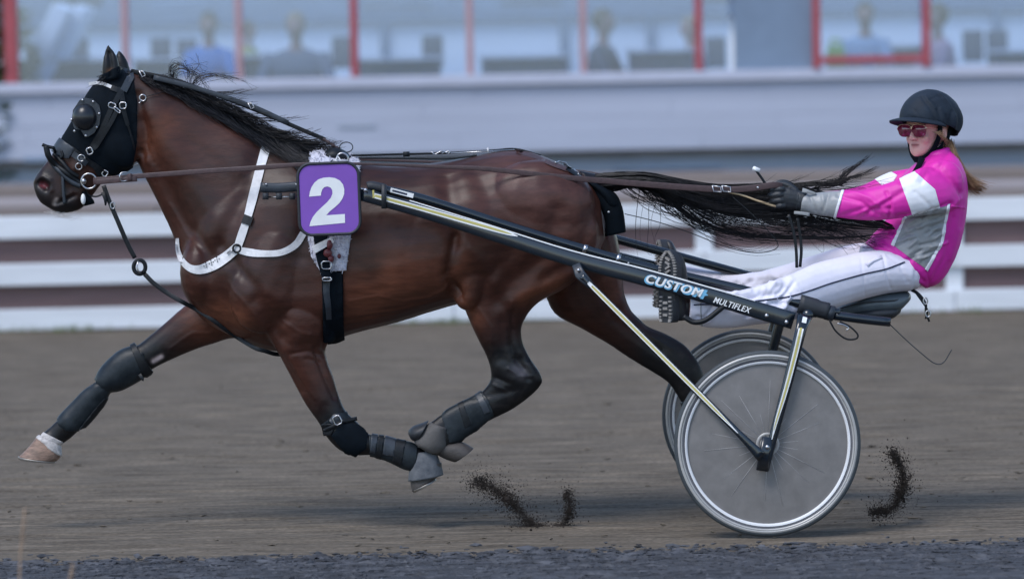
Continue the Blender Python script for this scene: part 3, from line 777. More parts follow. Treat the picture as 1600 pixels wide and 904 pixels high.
headp = loft([(190, 108, 216, 150, .055, YH), (166, 117, 217, 200, .078, YH), (143, 138, 214, 240, .092, YH), (126, 166, 206, 262, .088, YH), (110, 195, 184, 272, .070, YH),
              (94, 221, 163, 283, .056, YH), (78, 246, 148, 302, .047, YH), (62, 266, 136, 318, .049, YH), (52, 284, 122, 329, .052, YH), (56, 303, 98, 333, .042, YH), (63, 316, 84, 329, .024, YH)], 24, 5, 2.3)
ears = []
for dy, sh in ((-0.055, (0, 0)), (0.06, (17, 8))):
    a, b = sh
    ears.append(loft([(162 + a, 128 + b, 188 + a, 120 + b, .030, YH + dy), (159 + a, 110 + b, 187 + a, 106 + b, .030, YH + dy), (161 + a, 92 + b, 184 + a, 91 + b, .024, YH + dy),
                      (164 + a, 79 + b, 178 + a, 80 + b, .014, YH + dy), (167.5 + a, 69 + b, 170.5 + a, 71 + b, .005, YH + dy)], 14, 4))
YN, YF = YH - 0.14, YH + 0.14
near_fore = loft([(392, 400, 515, 420, .08, YN + .03), (398, 460, 530, 470, .085, YN + .01), (412, 512, 522, 520, .08, YN), (437, 556, 509, 548, .066, YN), (460, 600, 522, 590, .053, YN), (481, 637, 531, 620, .046, YN),
                  (498, 660, 542, 643, .044, YN), (508, 680, 560, 660, .042, YN), (530, 703, 575, 676, .040, YN), (556, 711, 588, 681, .033, YN), (582, 711, 602, 683, .027, YN), (606, 718, 620, 688, .026, YN),
                  (632, 731, 643, 693, .031, YN), (647, 738, 664, 703, .033, YN), (648, 742, 684, 722, .034, YN)], 18, 4)
far_fore = loft([(392, 420, 440, 520, .08, YF), (352, 445, 402, 533, .078, YF), (316, 459, 366, 528, .074, YF), (284, 481, 332, 537, .062, YF), (250, 510, 300, 548, .052, YF), (216, 538, 250, 570, .043, YF),
                 (188, 552, 224, 586, .043, YF), (163, 575, 191, 604, .041, YF), (146, 600, 170, 612, .031, YF), (132, 614, 158, 632, .026, YF), (110, 637, 138, 657, .027, YF),
                 (90, 655, 120, 676, .033, YF), (74, 670, 106, 688, .029, YF), (62, 680, 93, 696, .036, YF)], 18, 4)
near_hind = loft([(715, 300, 905, 300, .10, YH - .15), (700, 350, 936, 350, .125, YH - .15), (706, 402, 930, 400, .125, YN), (715, 440, 890, 446, .108, YN), (722, 473, 842, 472, .088, YN), (738, 512, 817, 505, .070, YN),
                  (753, 542, 817, 533, .055, YN), (764, 568, 829, 560, .047, YN), (766, 590, 846, 586, .044, YN), (756, 608, 842, 606, .040, YN), (740, 620, 806, 636, .034, YN), (716, 632, 762, 659, .029, YN),
                  (692, 645, 733, 680, .029, YN), (668, 664, 714, 700, .034, YN), (660, 684, 708, 708, .034, YN), (672, 702, 706, 706, .030, YN)], 20, 4)
far_hind = loft([(790, 330, 945, 320, .10, YF), (830, 390, 962, 360, .11, YF), (846, 445, 972, 412, .10, YF), (866, 489, 976, 458, .085, YF), (905, 511, 990, 490, .066, YF), (945, 534, 1012, 509, .053, YF),
                 (985, 561, 1043, 522, .046, YF), (1020, 582, 1073, 541, .043, YF), (1044, 598, 1096, 574, .040, YF), (1060, 622, 1104, 603, .033, YF), (1076, 650, 1112, 636, .028, YF),
                 (1090, 680, 1122, 668, .028, YF), (1098, 704, 1134, 692, .034, YF), (1106, 722, 1144, 712, .032, YF), (1108, 732, 1152, 724, .034, YF)], 18, 4)
flesh = [torso, neck, headp, *ears, near_fore, far_fore, near_hind, far_hind,
         E(430, 430, YH - .17, 62, 95, .085, 25), E(430, 430, YH + .17, 62, 95, .085, 25), E(470, 505, YH - .17, 45, 42, .07), E(315, 425, YH - .09, 34, 55, .10), E(315, 425, YH + .09, 34, 55, .10),
         E(840, 320, YH - .17, 90, 70, .11), E(840, 320, YH + .17, 90, 70, .11), E(735, 430, YH - .19, 30, 55, .07, 10), E(184, 225, YH - .05, 27, 40, .046, -30), E(184, 225, YH + .05, 27, 40, .046, -30)]
hm = remesh(flesh, 0.0066, 9)
sculpt(hm, [(q[0], q[1], q[2] * 1.3) for q in [
    # shoulder, arm and chest
    ([(405, 240), (385, 300), (350, 365), (322, 420)], 14, -.010), ([(455, 300), (430, 380), (400, 450)], 38, .010), ([(480, 310), (470, 400)], 12, -.007),
    ([(345, 385), (390, 440), (440, 500)], 10, -.008), ([(400, 470), (440, 525)], 10, -.009), ([(355, 430), (390, 490)], 24, .010), ([(430, 470), (500, 480)], 28, .010),
    ([(520, 400), (525, 480), (512, 540)], 12, -.010), ([(455, 545), (480, 590), (500, 625)], 12, .006), ([(492, 545), (508, 590), (522, 620)], 5, -.006), ([(440, 560), (470, 610)], 6, -.004),
    # neck
    ([(222, 190), (250, 270), (290, 350), (330, 400)], 11, -.009), ([(240, 180), (290, 270), (345, 350)], 22, .007), ([(215, 150), (225, 200), (222, 240)], 9, -.012), ([(270, 200), (340, 260), (390, 310)], 18, -.004),
    # barrel and flank
    ([(700, 280), (705, 330), (712, 380)], 16, -.010), ([(712, 370), (700, 430), (716, 460)], 9, -.016), ([(690, 470), (660, 440), (640, 390)], 24, .004),
    ([(600, 340), (585, 400), (590, 460)], 7, -.0012), ([(650, 340), (632, 400), (634, 450)], 7, -.0012),
    # croup, thigh, gaskin
    ([(742, 262), (762, 300), (775, 350)], 16, -.008), ([(720, 372), (745, 400), (770, 440)], 12, .006), ([(800, 300), (840, 300), (880, 330)], 44, .010), ([(925, 330), (905, 400), (850, 440)], 10, -.007),
    ([(870, 330), (855, 400), (800, 440), (780, 470)], 15, -.012), ([(890, 430), (840, 450), (800, 470)], 10, .008), ([(735, 470), (760, 530)], 14, .007), ([(800, 490), (800, 540), (815, 580)], 6, -.008),
    ([(785, 500), (785, 560)], 8, -.004), ([(780, 575), (800, 590)], 12, .006), ([(828, 570), (843, 595)], 6, .005), ([(815, 560), (826, 590)], 5, -.006), ([(742, 622), (800, 610)], 6, -.004),
    ([(955, 420), (965, 470)], 14, .006), ([(930, 440), (960, 500), (1030, 550)], 7, -.005),
    # head
    ([(64, 286), (72, 292)], 6, -.018), ([(58, 282), (66, 276), (78, 282), (80, 296)], 4, .006), ([(88, 318), (104, 312), (116, 306)], 3, -.008), ([(150, 235), (125, 255), (105, 275)], 7, .006), ([(130, 270), (110, 295)], 8, -.004),
    ([(172, 120), (173, 100), (170, 84)], 5, -.012),
    ([(505, 672), (540, 660)], 6, -.004), ([(60, 690), (88, 690)], 3, -.003),
    # veins and small skin folds
    ([(545, 470), (590, 462), (630, 470), (672, 462), (700, 448)], 2.4, .0022), ([(560, 492), (610, 486), (660, 474)], 2.2, .0018), ([(420, 470), (440, 500), (470, 520), (500, 525)], 2.3, .0020),
    ([(455, 560), (470, 590), (492, 622)], 2.0, .0022), ([(360, 440), (392, 480), (420, 520)], 2.2, .0016), ([(748, 480), (768, 512), (770, 552)], 2.2, .0022), ([(800, 470), (796, 510), (806, 550)], 2.0, .0018),
    ([(265, 320), (290, 365), (312, 395)], 2.4, .0018), ([(330, 520), (300, 520), (265, 545)], 2.2, .0020), ([(985, 480), (1010, 520), (1050, 545)], 2.2, .0020), ([(100, 262), (112, 280), (112, 300)], 2.0, .0016),
    ([(505, 555), (480, 548), (455, 552)], 2.5, -.003), ([(500, 566), (478, 560)], 2.2, -.002), ([(700, 440), (716, 455), (724, 470)], 2.5, -.003), ([(218, 235), (228, 262), (240, 285)], 3, -.003), ([(226, 225), (238, 255)], 3, -.002),
    ([(795, 575), (812, 586), (830, 588)], 3, .004), ([(776, 590), (800, 600)], 3, -.004), ([(805, 560), (820, 575)], 3, -.004), ([(770, 600), (790, 610)], 3, .003)]])
V = get_v(hm); Nn = get_n(hm)
V = V + Nn * (0.0007 * fbm(V, 22, 3, 5) + 0.0003 * fbm(V, 90, 2, 6))[:, None]; set_v(hm, V)
Q = proj(V)
# coat: dark bay, black points
bay = np.array([0.052, 0.0170, 0.0110]); red = np.array([0.125, 0.042, 0.022]); black = np.array([0.0050, 0.0052, 0.0068]); tan = np.array([0.16, 0.075, 0.035])
C = np.tile(bay, (len(V), 1))
def mixc(col, wgt): 
    global C
    wgt = np.clip(wgt, 0, 1)[:, None]; C = C * (1 - wgt) + np.array(col) * wgt
def near(pl, r): return np.exp(-(seg_dist(Q, pl) / r) ** 2)
nz = fbm(V, 9, 4, 8); nz2 = fbm(V, 26, 3, 9)
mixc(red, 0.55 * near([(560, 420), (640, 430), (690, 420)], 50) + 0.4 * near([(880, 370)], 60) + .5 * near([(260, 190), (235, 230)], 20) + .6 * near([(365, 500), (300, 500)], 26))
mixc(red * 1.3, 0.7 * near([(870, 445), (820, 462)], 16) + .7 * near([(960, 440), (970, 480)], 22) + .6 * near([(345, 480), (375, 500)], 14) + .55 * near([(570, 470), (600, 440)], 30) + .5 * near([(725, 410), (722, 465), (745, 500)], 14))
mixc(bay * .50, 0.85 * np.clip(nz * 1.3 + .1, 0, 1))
mixc((.088, .038, .032), .8 * near([(800, 280), (880, 335)], 55) * (Q[:, 0] > 700)); mixc(bay * .5, 0.8 * near([(300, 300), (330, 350), (370, 420)], 45) + .5 * near([(430, 300), (470, 380), (480, 450)], 40) + .35 * near([(620, 262), (720, 255)], 25))  # highlight on upper rump put into the coat colour; neck, shoulder and back darker
leg = lambda pl, r0, r1: np.clip((seg_dist(Q, pl) * -1 + r1 + 6 * nz2) / (r1 - r0), 0, 1)
mixc(black, leg([(535, 690), (600, 705), (665, 735)], 46, 105)); mixc(black, leg([(215, 575), (130, 635), (70, 690)], 42, 110))
mixc(black, leg([(812, 590), (740, 650), (680, 690)], 48, 115)); mixc(black, leg([(1060, 570), (1090, 640), (1120, 720)], 52, 140))
mixc(black, 0.9 * near([(60, 300), (75, 322), (110, 325)], 26) + .7 * near([(75, 270)], 14))
mixc((.045, .022, .016), .8 * near([(120, 262), (135, 285)], 12))
mixc(black, 1.0 * ((Q[:, 1] < 126) & (Q[:, 0] < 206) & (Q[:, 0] > 150)) * np.clip((128 - Q[:, 1]) / 8, 0, 1))
mixc(tan, 1.1 * near([(172, 112), (173, 122)], 4.5)); mixc((.16, .035, .045), 1.0 * near([(65, 288), (72, 291)], 4.0)); mixc(black * .6, .9 * near([(58, 290), (60, 280), (74, 281), (79, 291), (70, 298)], 2.6)); mixc((.4, .33, .3), .8 * near([(85, 318), (88, 312)], 3))
mixc((.45, .36, .36), 1.3 * near([(240, 564), (252, 557)], 3.2)); mixc((.40, .36, .34), np.clip((Q[:, 1] - 677 + (Q[:, 0] - 60) * -.35) / 5, 0, 1) * (Q[:, 0] < 105) * (Q[:, 1] > 600))
mixc((.16, .15, .17), .5 * near([(808, 575), (815, 583)], 9) * np.clip(nz2 * 2, 0, 1))
sp_ = np.clip(fbm(V, 150, 2, 77) - .42, 0, .2) * 5 * np.clip((Q[:, 1] - 430) / 120, 0, 1); mixc((.05, .042, .038), .12 * sp_)
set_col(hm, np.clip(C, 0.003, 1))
hloc = P(640, 840, YH); hloc.z = 0
horse = thing('horse', tuple(hloc), 'dark bay trotting horse with black mane and tail wearing purple number two', 'horse')
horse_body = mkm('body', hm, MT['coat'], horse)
HB_ = bvh_of(hm)
def on(pts, width, mat, name, parent, th=0.004, Yd=0.5, step=5, lift=0.0015):
    V, Fc = strap_v(HB_, pts, width, th, step, Yd, lift=lift); return mk(name, V, Fc, MT[mat], parent, False)
def hp_(px, py, lift=0.0, Yd=0.5): return hit(HB_, px, py, lift, Yd)
def hooks(c, r, tr, mat, name, parent, sx=1.0): return mk(name, *torus(c, r, tr, sx=sx), MT[mat], parent)
def buckle(px, py, wpx, hpx, ang, parent, lift=0.010, mat='steel', Yd=.5, name='buckle'):
    c = hp_(px, py, lift, Yd); k = 1 / 392.0; a = R(-ang); u = Vector((math.cos(a), 0, math.sin(a))) * wpx * k / 2; v = Vector((-math.sin(a), 0, math.cos(a))) * hpx * k / 2
    loop = [c + u + v * .6, c + u * .6 + v, c - u * .6 + v, c - u + v * .6, c - u - v * .6, c - u * .6 - v, c + u * .6 - v, c + u - v * .6, c + u + v * .6, c + u * .6 + v]
    return mk(name, *tube(loop, 1.25 * k, 6), MT[mat], parent)

# hooves
hoof = lambda st, mat, lb=None: mk('hoof', *loft(st, 20, 4, 2.2), MT[mat], horse, label=lb)
hoof([(58, 681, 94, 694, .040, YF), (48, 694, 96, 704, .047, YF), (37, 706, 94, 714, .053, YF), (29, 713, 88, 720, .056, YF)], 'horn', 'pale brown hoof')
hoof([(645, 728, 690, 722, .046, YN), (641, 748, 690, 738, .052, YN), (643, 764, 681, 746, .055, YN), (644, 767, 678, 749, .052, YN)], 'dark_horn')
hoof([(676, 706, 706, 690, .038, YN), (694, 716, 722, 690, .046, YN), (708, 721, 736, 697, .050, YN), (712, 721, 740, 700, .050, YN)], 'dark_horn')
hoof([(1109, 729, 1147, 719, .038, YF), (1104, 740, 1153, 727, .045, YF), (1097, 756, 1158, 739, .052, YF), (1091, 766, 1161, 747, .055, YF)], 'dark_horn')
V, Fc = shell(hm, [(54, 680), (66, 674), (98, 690), (97, 700), (54, 690)], .003, YF, YF - .12, YF + .12); mk('white_coronet', V, Fc, MT['sock'], horse)
mk('white_coronet', *loft([(60, 679, 94, 694, .042, YF), (56, 683, 96, 699, .046, YF), (62, 688, 97, 713, .046, YF)], 18, 3), MT['sock'], horse)
V, Fc = loft([(28, 712.5, 88, 720.5, .058, YF), (29, 716.5, 86, 722.5, .057, YF)], 20, 3, 2.2); mk('horseshoe', V, Fc, MT['worn_steel'], horse)
V, Fc = loft([(643.5, 766, 680, 747, .055, YN), (646, 769, 682, 749, .054, YN)], 20, 3, 2.2); mk('horseshoe', V, Fc, MT['worn_steel'], horse)

# mane: locks blown back from the crest, with loose wisps above it
crest = cr([tuple(P(x, y, YH)) for x, y in ((214, 113), (246, 122), (292, 147), (338, 170), (382, 194), (428, 219), (455, 232))], 12)
cpx = cr([(214, 113), (246, 122), (292, 147), (338, 170), (382, 194), (428, 219), (455, 232)], 12)
def hair_px(list_px, K=9):
    out = []
    for pl in list_px: 
        c = cr([tuple(P(*p)) for p in pl], 6); ix = np.linspace(0, len(c) - 1, K)
        out.append(np.stack([np.interp(ix, np.arange(len(c)), c[:, k]) for k in range(3)], 1))
    return np.array(out)
mane = []
rr = random.Random(5)
for i in range(1900):
    u = rr.random() ** 0.7; q = cpx[int(u * (len(cpx) - 1))]; side = rr.random()
    L = (18 + 80 * rr.random()) * (0.35 + .75 * u); a = math.radians(rr.gauss(31, 9) + 2 * u)
    y0 = YH - 0.015 - 0.03 * side - .03 * u
    drop = q[1] + rr.uniform(-2, 10)
    p0 = (q[0] + rr.uniform(-3, 3), drop, y0); x1 = q[0] + L * .55 * math.cos(a); y1 = drop + L * .55 * math.sin(a); x2 = q[0] + L * math.cos(a * .8); y2 = drop + L * math.sin(a * .85) * (.9 + .2 * rr.random())
    sp = .075 + .06 * u
    hy = lambda x, y: min(hp_(x, y, .012, YH).y, YH)
    mane.append([p0, (x1, y1, hy(x1, y1) - rr.random() * .012), (x2, y2, hy(x2, y2) - rr.random() * .015)])
for i in range(380):       # wisps lifted by the wind
    u = .15 + .8 * rr.random(); q = cpx[int(u * (len(cpx) - 1))]; L = 35 + 70 * rr.random()
    rise = rr.uniform(-2, 22) * (1 if u > .3 else .8)
    mane.append([(q[0], q[1] + 3, YH - .01), (q[0] + L * .3, q[1] - rise * .7 + L * .12, YH - .02 + rr.gauss(0, .02)), (q[0] + L * .7, q[1] - rise * .8 + L * .33, YH - .03 + rr.gauss(0, .03)), (q[0] + L, q[1] - rise * .6 + L * .50 + rr.uniform(-9, 5), YH - .03 + rr.gauss(0, .04))])
wisp0 = len(mane)
for i in range(26):        # the big curl above the crest
    o_ = rr.gauss(0, 4.5); j = lambda s=1.2: rr.gauss(0, s) + o_ * s
    mane.append([(283 + j(), 146, YH - .02), (270 + j(), 125 + j(), YH - .03), (267 + j(), 111 + j(), YH - .03), (275 + j(), 102 + j(1.5), YH - .03), (288 + j(3), 103 + j(2), YH - .03), (299 + j(4), 112 + j(4), YH - .03), (305 + j(4), 124 + j(5), YH - .03)])
for i in range(20):
    o_ = rr.gauss(0, 2); j = lambda s=1.2: rr.gauss(0, s) + o_ * s
    mane.append([(309 + j(), 152, YH - .03), (301 + j(), 138 + j(), YH - .03), (309 + j(), 124 + j(2), YH - .03), (326 + j(3), 117 + j(1.5), YH - .03), (348 + j(5), 118 + j(2), YH - .03), (370 + j(9), 124 + j(4), YH - .03)])
for i in range(9):
    j = lambda s=1.4: rr.gauss(0, s)
    mane.append([(300 + j(6), 140, YH - .03), (292 + j(8), 120 + j(8), YH - .03), (300 + j(10), 102 + j(6), YH - .03), (312 + j(14), 100 + j(9), YH - .03), (316 + j(16), 110 + j(9), YH - .03)])
for i in range(260):       # locks fluttering back between the crest and the overcheck strap
    lk = random.Random(900 + i % 22); u = .30 + .62 * lk.random(); q = cpx[int(u * (len(cpx) - 1))]; L = (55 + 65 * lk.random()) * rr.uniform(.7, 1.1); up = lk.uniform(-4, 12); dn = lk.uniform(2, 30); g_ = rr.gauss
    mane.append([(q[0] + g_(0, 3), q[1] + 2, YH - .03), (q[0] + L * .3, q[1] - up + L * .10 + g_(0, 1.5), YH - .05), (q[0] + L * .65, q[1] - up + dn * .45 + L * .12 + g_(0, 2.2), YH - .06), (q[0] + L, q[1] - up * .6 + dn + g_(0, 3.5), YH - .07 + g_(0, .01))])
for i in range(150):       # hair lying along the withers towards the saddle
    j = rr.gauss
    mane.append([(400 + j(0, 16), 214 + j(0, 5), YH - .03), (430 + j(0, 12), 226 + j(0, 3), YH - .05), (470 + j(0, 12), 228 + j(0, 4), YH - .06), (505 + j(0, 14), 226 + j(0, 5), YH - .05)])
S = hair_px(mane, 9); rad = RNG.uniform(.0009, .0022, len(S)); rad[1900:2280] *= .8; rad[wisp0:wisp0 + 55] *= .62
V, Fc = strands(S, rad, np.full(len(S), .0004)); mk('mane', V, Fc, MT['hair'], horse)
S = hair_px([[(176 + rr.gauss(0, 6), 112, YH + rr.gauss(0, .03)), (168 + rr.gauss(0, 6), 120, YH - .03 + rr.gauss(0, .03)), (160 + rr.gauss(0, 7), 134 + rr.gauss(0, 4), YH - .05 + rr.gauss(0, .03))] for _ in range(60)], 5)
V, Fc = strands(S, np.full(60, .002), np.full(60, .0005)); mk('forelock', V, Fc, MT['hair'], horse)

# tail
topg = np.array([(930, 272), (960, 269), (1010, 270), (1060, 280), (1110, 289), (1160, 292), (1210, 290), (1270, 296), (1330, 322), (1395, 352)], float)
botg = np.array([(932, 296), (958, 298), (985, 290), (1020, 294), (1060, 312), (1110, 336), (1180, 350), (1250, 352), (1320, 360), (1400, 360)], float)
tail = []
for i in range(2000):
    lk = rr.randrange(58); lr = random.Random(lk); u = min(1.06, max(0, (lr.gauss(.26, .16) if lk % 9 < 5 else lr.gauss(.82, .15)) + rr.gauss(0, .030))); w_ = lr.gauss(0, 1) + rr.gauss(0, .22); n_ = len(topg); end = min(1, max(.35, lr.uniform(.5, 1.02) + rr.gauss(0, .08))); pl = []
    for k in range(n_):
        t_ = k / (n_ - 1) * end * (n_ - 1); a = int(min(t_, n_ - 2)); f = t_ - a
        uu = min(1.5, max(-.10, (u if u < .86 else .86 + (u - .86) * 3.6 * k / n_) + .15 * math.sin(k * .8 + w_ * 2) * k / n_ + .03 * w_ * k / n_))
        p = (topg[a] * (1 - f) + topg[a + 1] * f) * (1 - uu) + (botg[a] * (1 - f) + botg[a + 1] * f) * uu
        pl.append((p[0], p[1], YH - .02 - .10 * k / n_ + .022 * w_ * min(1, k / 4) + .004 * rr.gauss(0, 1) - .03 * math.sin(u * 3.1)))
    tail.append(pl)
for i in range(60):         # wisps
    b = (i % 7) / 6 + rr.gauss(0, .03)
    x0 = [(1150, 298), (1180, 294), (1225, 290), (1260, 296)][i % 4]; L = (70 + 20 * (i % 5)) * rr.uniform(.85, 1.1)
    tail.append([(x0[0] - 60, x0[1] + 8, YH - .05), (x0[0], x0[1], YH - .06), (x0[0] + L * .35, x0[1] - 4 + rr.gauss(0, 2), YH - .07), (x0[0] + L * .7, x0[1] - 12 * b + rr.gauss(0, 2), YH - .09), (x0[0] + L, x0[1] - 30 * b + rr.gauss(0, 2.5) + 4, YH - .10)])
for i in range(64):
    lk = i % 2; x0 = 1305 + rr.gauss(0, 3); fr = rr.random() ** .6
    tail.append([(1180, 298, YH - .05), (1250, 290 + rr.gauss(0, 1.5), YH - .07), (x0, 283 + 4 * lk + rr.gauss(0, 1.6), YH - .08), (1305 + (24 + 8 * lk) * (.5 + fr / 2) + rr.gauss(0, 2), 268 + 9 * lk + rr.gauss(0, 1.8), YH - .09), (1305 + (58 + 12 * lk) * (.5 + fr / 2) + rr.gauss(0, 2.5), 262 - 20 * fr + 18 * lk + rr.gauss(0, 2), YH - .1)])
for i in range(70):         # loose strands hanging below
    x0 = rr.choice([(985, 292), (1005, 296), (1030, 303), (1060, 322), (1090, 340)]); L = rr.uniform(30, 95)
    tail.append([(x0[0] - 18 + rr.gauss(0, 8), x0[1] - 8, YH), (x0[0] + rr.gauss(0, 7), x0[1] + 6, YH - .02), (x0[0] + 8 + L * .25 + rr.gauss(0, 6), x0[1] + L * .45, YH - .03), (x0[0] + 22 + L * .7 + rr.gauss(0, 10), x0[1] + L * .62, YH - .04), (x0[0] + 30 + L * 1.2 + rr.gauss(0, 12), x0[1] + L * .55 + rr.gauss(0, 6), YH - .05)])
for i in range(46):
    x0 = rr.uniform(1240, 1330); s_ = rr.choice([0, 1])
    tail.append([(x0 - 60, 350 + rr.gauss(0, 6), YH - .10), (x0, 362 + rr.gauss(0, 5), YH - .12), (x0 + 40, 376 + rr.gauss(0, 7), YH - .13), (x0 + 70 + rr.gauss(0, 20), 384 - 14 * s_ + rr.gauss(0, 8), YH - .15)])
for i in range(5):          # single long hairs
    x0 = 1000 + i * 9
    tail.append([(x0, 293, YH), (x0 - 4, 320, YH - .02), (x0 - 10 + rr.gauss(0, 4), 350, YH - .02), (x0 - 8 + rr.gauss(0, 4), 385 + rr.gauss(0, 8), YH - .02), (x0 + rr.gauss(0, 6), 405 + rr.gauss(0, 8), YH - .02)])
S = hair_px(tail, 16); V, Fc = strands(S, RNG.uniform(.0008, .0018, len(S)), np.full(len(S), .0004)); 
tl = mk('tail', V, Fc, MT['hair'], horse)
V, Fc = loft([(905, 266, 918, 288, .035, YH), (935, 272, 940, 296, .034, YH), (965, 273, 972, 292, .034, YH), (1010, 276, 1010, 291, .030, YH - .01), (1050, 285, 1045, 303, .025, YH - .02), (1090, 300, 1085, 320, .012, YH - .03)], 14, 4); mk('dock', V, Fc, MT['hair'], horse)
S = hair_px([[(90 + rr.gauss(0, 12), 330 + rr.gauss(0, 1), YH - .02), (97 + rr.gauss(0, 12), 337, YH - .03), (106 + rr.gauss(0, 14), 341 + rr.gauss(0, 3), YH - .03)] for _ in range(26)], 4)
V, Fc = strands(S, np.full(26, .0007), np.full(26, .0003)); mk('whiskers', V, Fc, MT['sock'], horse)

# ------------------------------------------------------------------ leg boots
FG = 'leg boots on the horse'
def boot(name, label, polys, mat, thick, puff, ymn, ymx, Yr, pname='shell_panel'):
    c = np.mean(polys[0], 0); r_ = thing(name, tuple(P(c[0], c[1], Yr)), label, 'leg boot', FG)
    for i, pl in enumerate(polys):
        V, Fc = shell(hm, pl, thick, Yr, ymn, ymx, puff); mk(pname, V, Fc, MT[mat], r_)
    return r_
kb = boot('knee_boot', 'padded black knee boot on the outstretched foreleg', [[(207, 541), (224, 552), (232, 577), (228, 584), (176, 612), (158, 607), (149, 592), (150, 574), (165, 560)]], 'boot', .006, .010, YF - .12, YF + .12, YF)
V, Fc = shell(hm, [(204, 540), (213, 540), (236, 576), (230, 584), (222, 584)], .018, YF, YF - .12, YF + .12); mk('rim_binding', V, Fc, MT['leather'], kb)
mk('strap_end', *sweep_rect([P(218, 584, YF - .05), P(223, 592, YF - .05), P(224, 595, YF - .05)], .003, [.008, .006, .001]), MT['leather'], kb)
sb = boot('shin_boot', 'long black shin boot below the knee of the outstretched foreleg', [[(150, 598), (172, 612), (166, 624), (120, 672), (104, 673), (92, 664), (90, 650), (96, 640), (122, 620)]], 'boot', .006, .009, YF - .1, YF + .1, YF)
V, Fc = shell(hm, [(168, 618), (163, 630), (130, 664), (122, 668), (160, 620)], .016, YF, YF - .1, YF + .1); mk('strap_flap', V, Fc, MT['leather'], sb)
# near fore
kn = boot('knee_boot', 'black knee strap boot with square silver buckle on the near foreleg', [[(503, 663), (522, 648), (541, 643), (546, 658), (536, 668), (518, 671), (508, 672)]], 'boot', .004, .003, YN - .1, YN + .1, YN, 'upper_pad')
V, Fc = shell(hm, [(503, 662), (522, 660), (523, 668), (518, 680), (508, 679)], .008, YN, YN - .1, YN + .1); mk('front_pad', V, Fc, MT['leather'], kn)
V, Fc = shell(hm, [(518, 680), (535, 660), (560, 664), (574, 678), (572, 700), (556, 711), (540, 706)], .006, YN, YN - .1, YN + .1, .006); mk('knee_cup', V, Fc, MT['hood'], kn)
mk('strap', *strap_v(HB_, [(506, 672), (522, 665), (538, 657), (558, 653)], 6, .012, 4, YN), MT['leather'], kn); buckle(527, 656, 12, 14, -25, kn, .020, Yd=YN - .05)
mk('buckle_patch', *strap_v(HB_, [(519, 662), (527, 656), (535, 651)], [14, 22, 14], .010, 4, YN), MT['grey_leather'], kn)
sh2 = boot('shin_boot', 'black wrapped shin boot with grey patch on the folded near foreleg', [[(576, 680), (652, 694), (650, 736), (600, 722), (578, 712)]], 'boot', .005, .004, YN - .1, YN + .1, YN)
for pl, mt in (([(602, 680), (618, 684), (616, 712), (598, 708)], 'grey_leather'), ([(592, 679), (600, 680), (596, 716), (587, 713)], 'leather'), ([(620, 684), (634, 688), (628, 724), (614, 719)], 'leather'), ([(580, 680), (590, 682), (586, 706), (578, 704)], 'grey_leather')):
    V, Fc = shell(hm, pl, .011, YN, YN - .1, YN + .1); mk('closing_strap', V, Fc, MT[mt], sh2)
bb = thing('bell_boot', tuple(P(666, 730, YN)), 'blue grey rubber bell boot over the hoof of the near foreleg', 'leg boot', FG)
mk('rubber_cuff', *loft([(650, 706, 678, 704, .034, YN), (646, 711, 683, 709, .044, YN), (642, 722, 687, 719, .052, YN), (639, 738, 691, 731, .060, YN), (637.5, 751, 693, 741, .065, YN)], 24, 4), MT['bell'], bb)
sh4 = boot('shin_boot', 'black shin boot on the far hind leg behind the wheel', [[(1064, 628), (1110, 614), (1130, 690), (1094, 700)]], 'boot', .005, .004, YF - .1, YF + .1, YF)
# near hind
sh3 = boot('shin_boot', 'black wrapped shin boot on the near hind leg below the hock', [[(700, 638), (752, 610), (762, 622), (772, 648), (742, 672), (714, 690), (702, 690), (690, 650)]], 'boot', .005, .004, YN - .1, YN + .1, YN)
for pl, mt in (([(742, 616), (752, 612), (766, 642), (757, 646)], 'grey_leather'), ([(716, 632), (724, 628), (736, 662), (726, 668)], 'leather')):
    V, Fc = shell(hm, pl, .010, YN, YN - .1, YN + .1); mk('closing_strap', V, Fc, MT[mt], sh3)
bb = thing('bell_boot', tuple(P(680, 685, YN)), 'dusty grey bell boot flipped up over the fetlock of the near hind leg', 'leg boot', FG)
mk('rubber_cuff', *loft([(672, 659, 699, 668, .050, YN - .012), (662, 668, 698, 682, .058, YN - .012), (650, 684, 698, 697, .060, YN - .012), (648, 692, 692, 705, .056, YN - .012), (658, 700, 684, 709, .045, YN - .012)], 24, 4), M('dusty_grey_rubber', (0.085, 0.080, 0.078), .75, var=.2, scale=20, bump=.2), bb)
mk('open_rim', *loft([(670, 656, 652, 690, .062, YN), (660, 660, 645, 688, .060, YN), (646, 665, 641, 684, .045, YN), (638, 672, 638, 678, .015, YN)], 20, 4), MT['rubber'], bb)

# ------------------------------------------------------------------ bridle
br = thing('bridle', tuple(P(150, 200, YH)), 'black bridle with hood, blinker cup and silver bit ring on the horse head', 'bridle')
V, Fc = shell(hm, [(184, 104), (208, 120), (214, 160), (214, 215), (206, 262), (180, 276), (152, 262), (112, 238), (94, 224), (112, 186), (134, 146), (158, 118)], .005, YH, base=-.002); mk('hood', V, Fc, MT['hood'], br)
hb = bvh_of(bpy.data.objects['hood'].data) if False else HB_
L_ = .0055
on([(186, 108), (204, 116), (200, 128), (193, 142)], [9, 11, 11, 11], 'grey_leather', 'crownpiece', br, .006, lift=L_, Yd=.54)
on([(139, 131.5), (150, 129.5), (162, 131), (174, 136)], 5, 'web_white', 'browband', br, .006, lift=L_, Yd=.55)
on([(173, 136), (183, 140), (194, 141)], 8, 'leather', 'browband', br, .005, lift=L_)
on([(190, 140), (182, 156), (174, 170), (165, 190), (157, 208), (147, 224), (141, 236)], 8, 'leather', 'cheek_strap', br, .006, lift=L_)
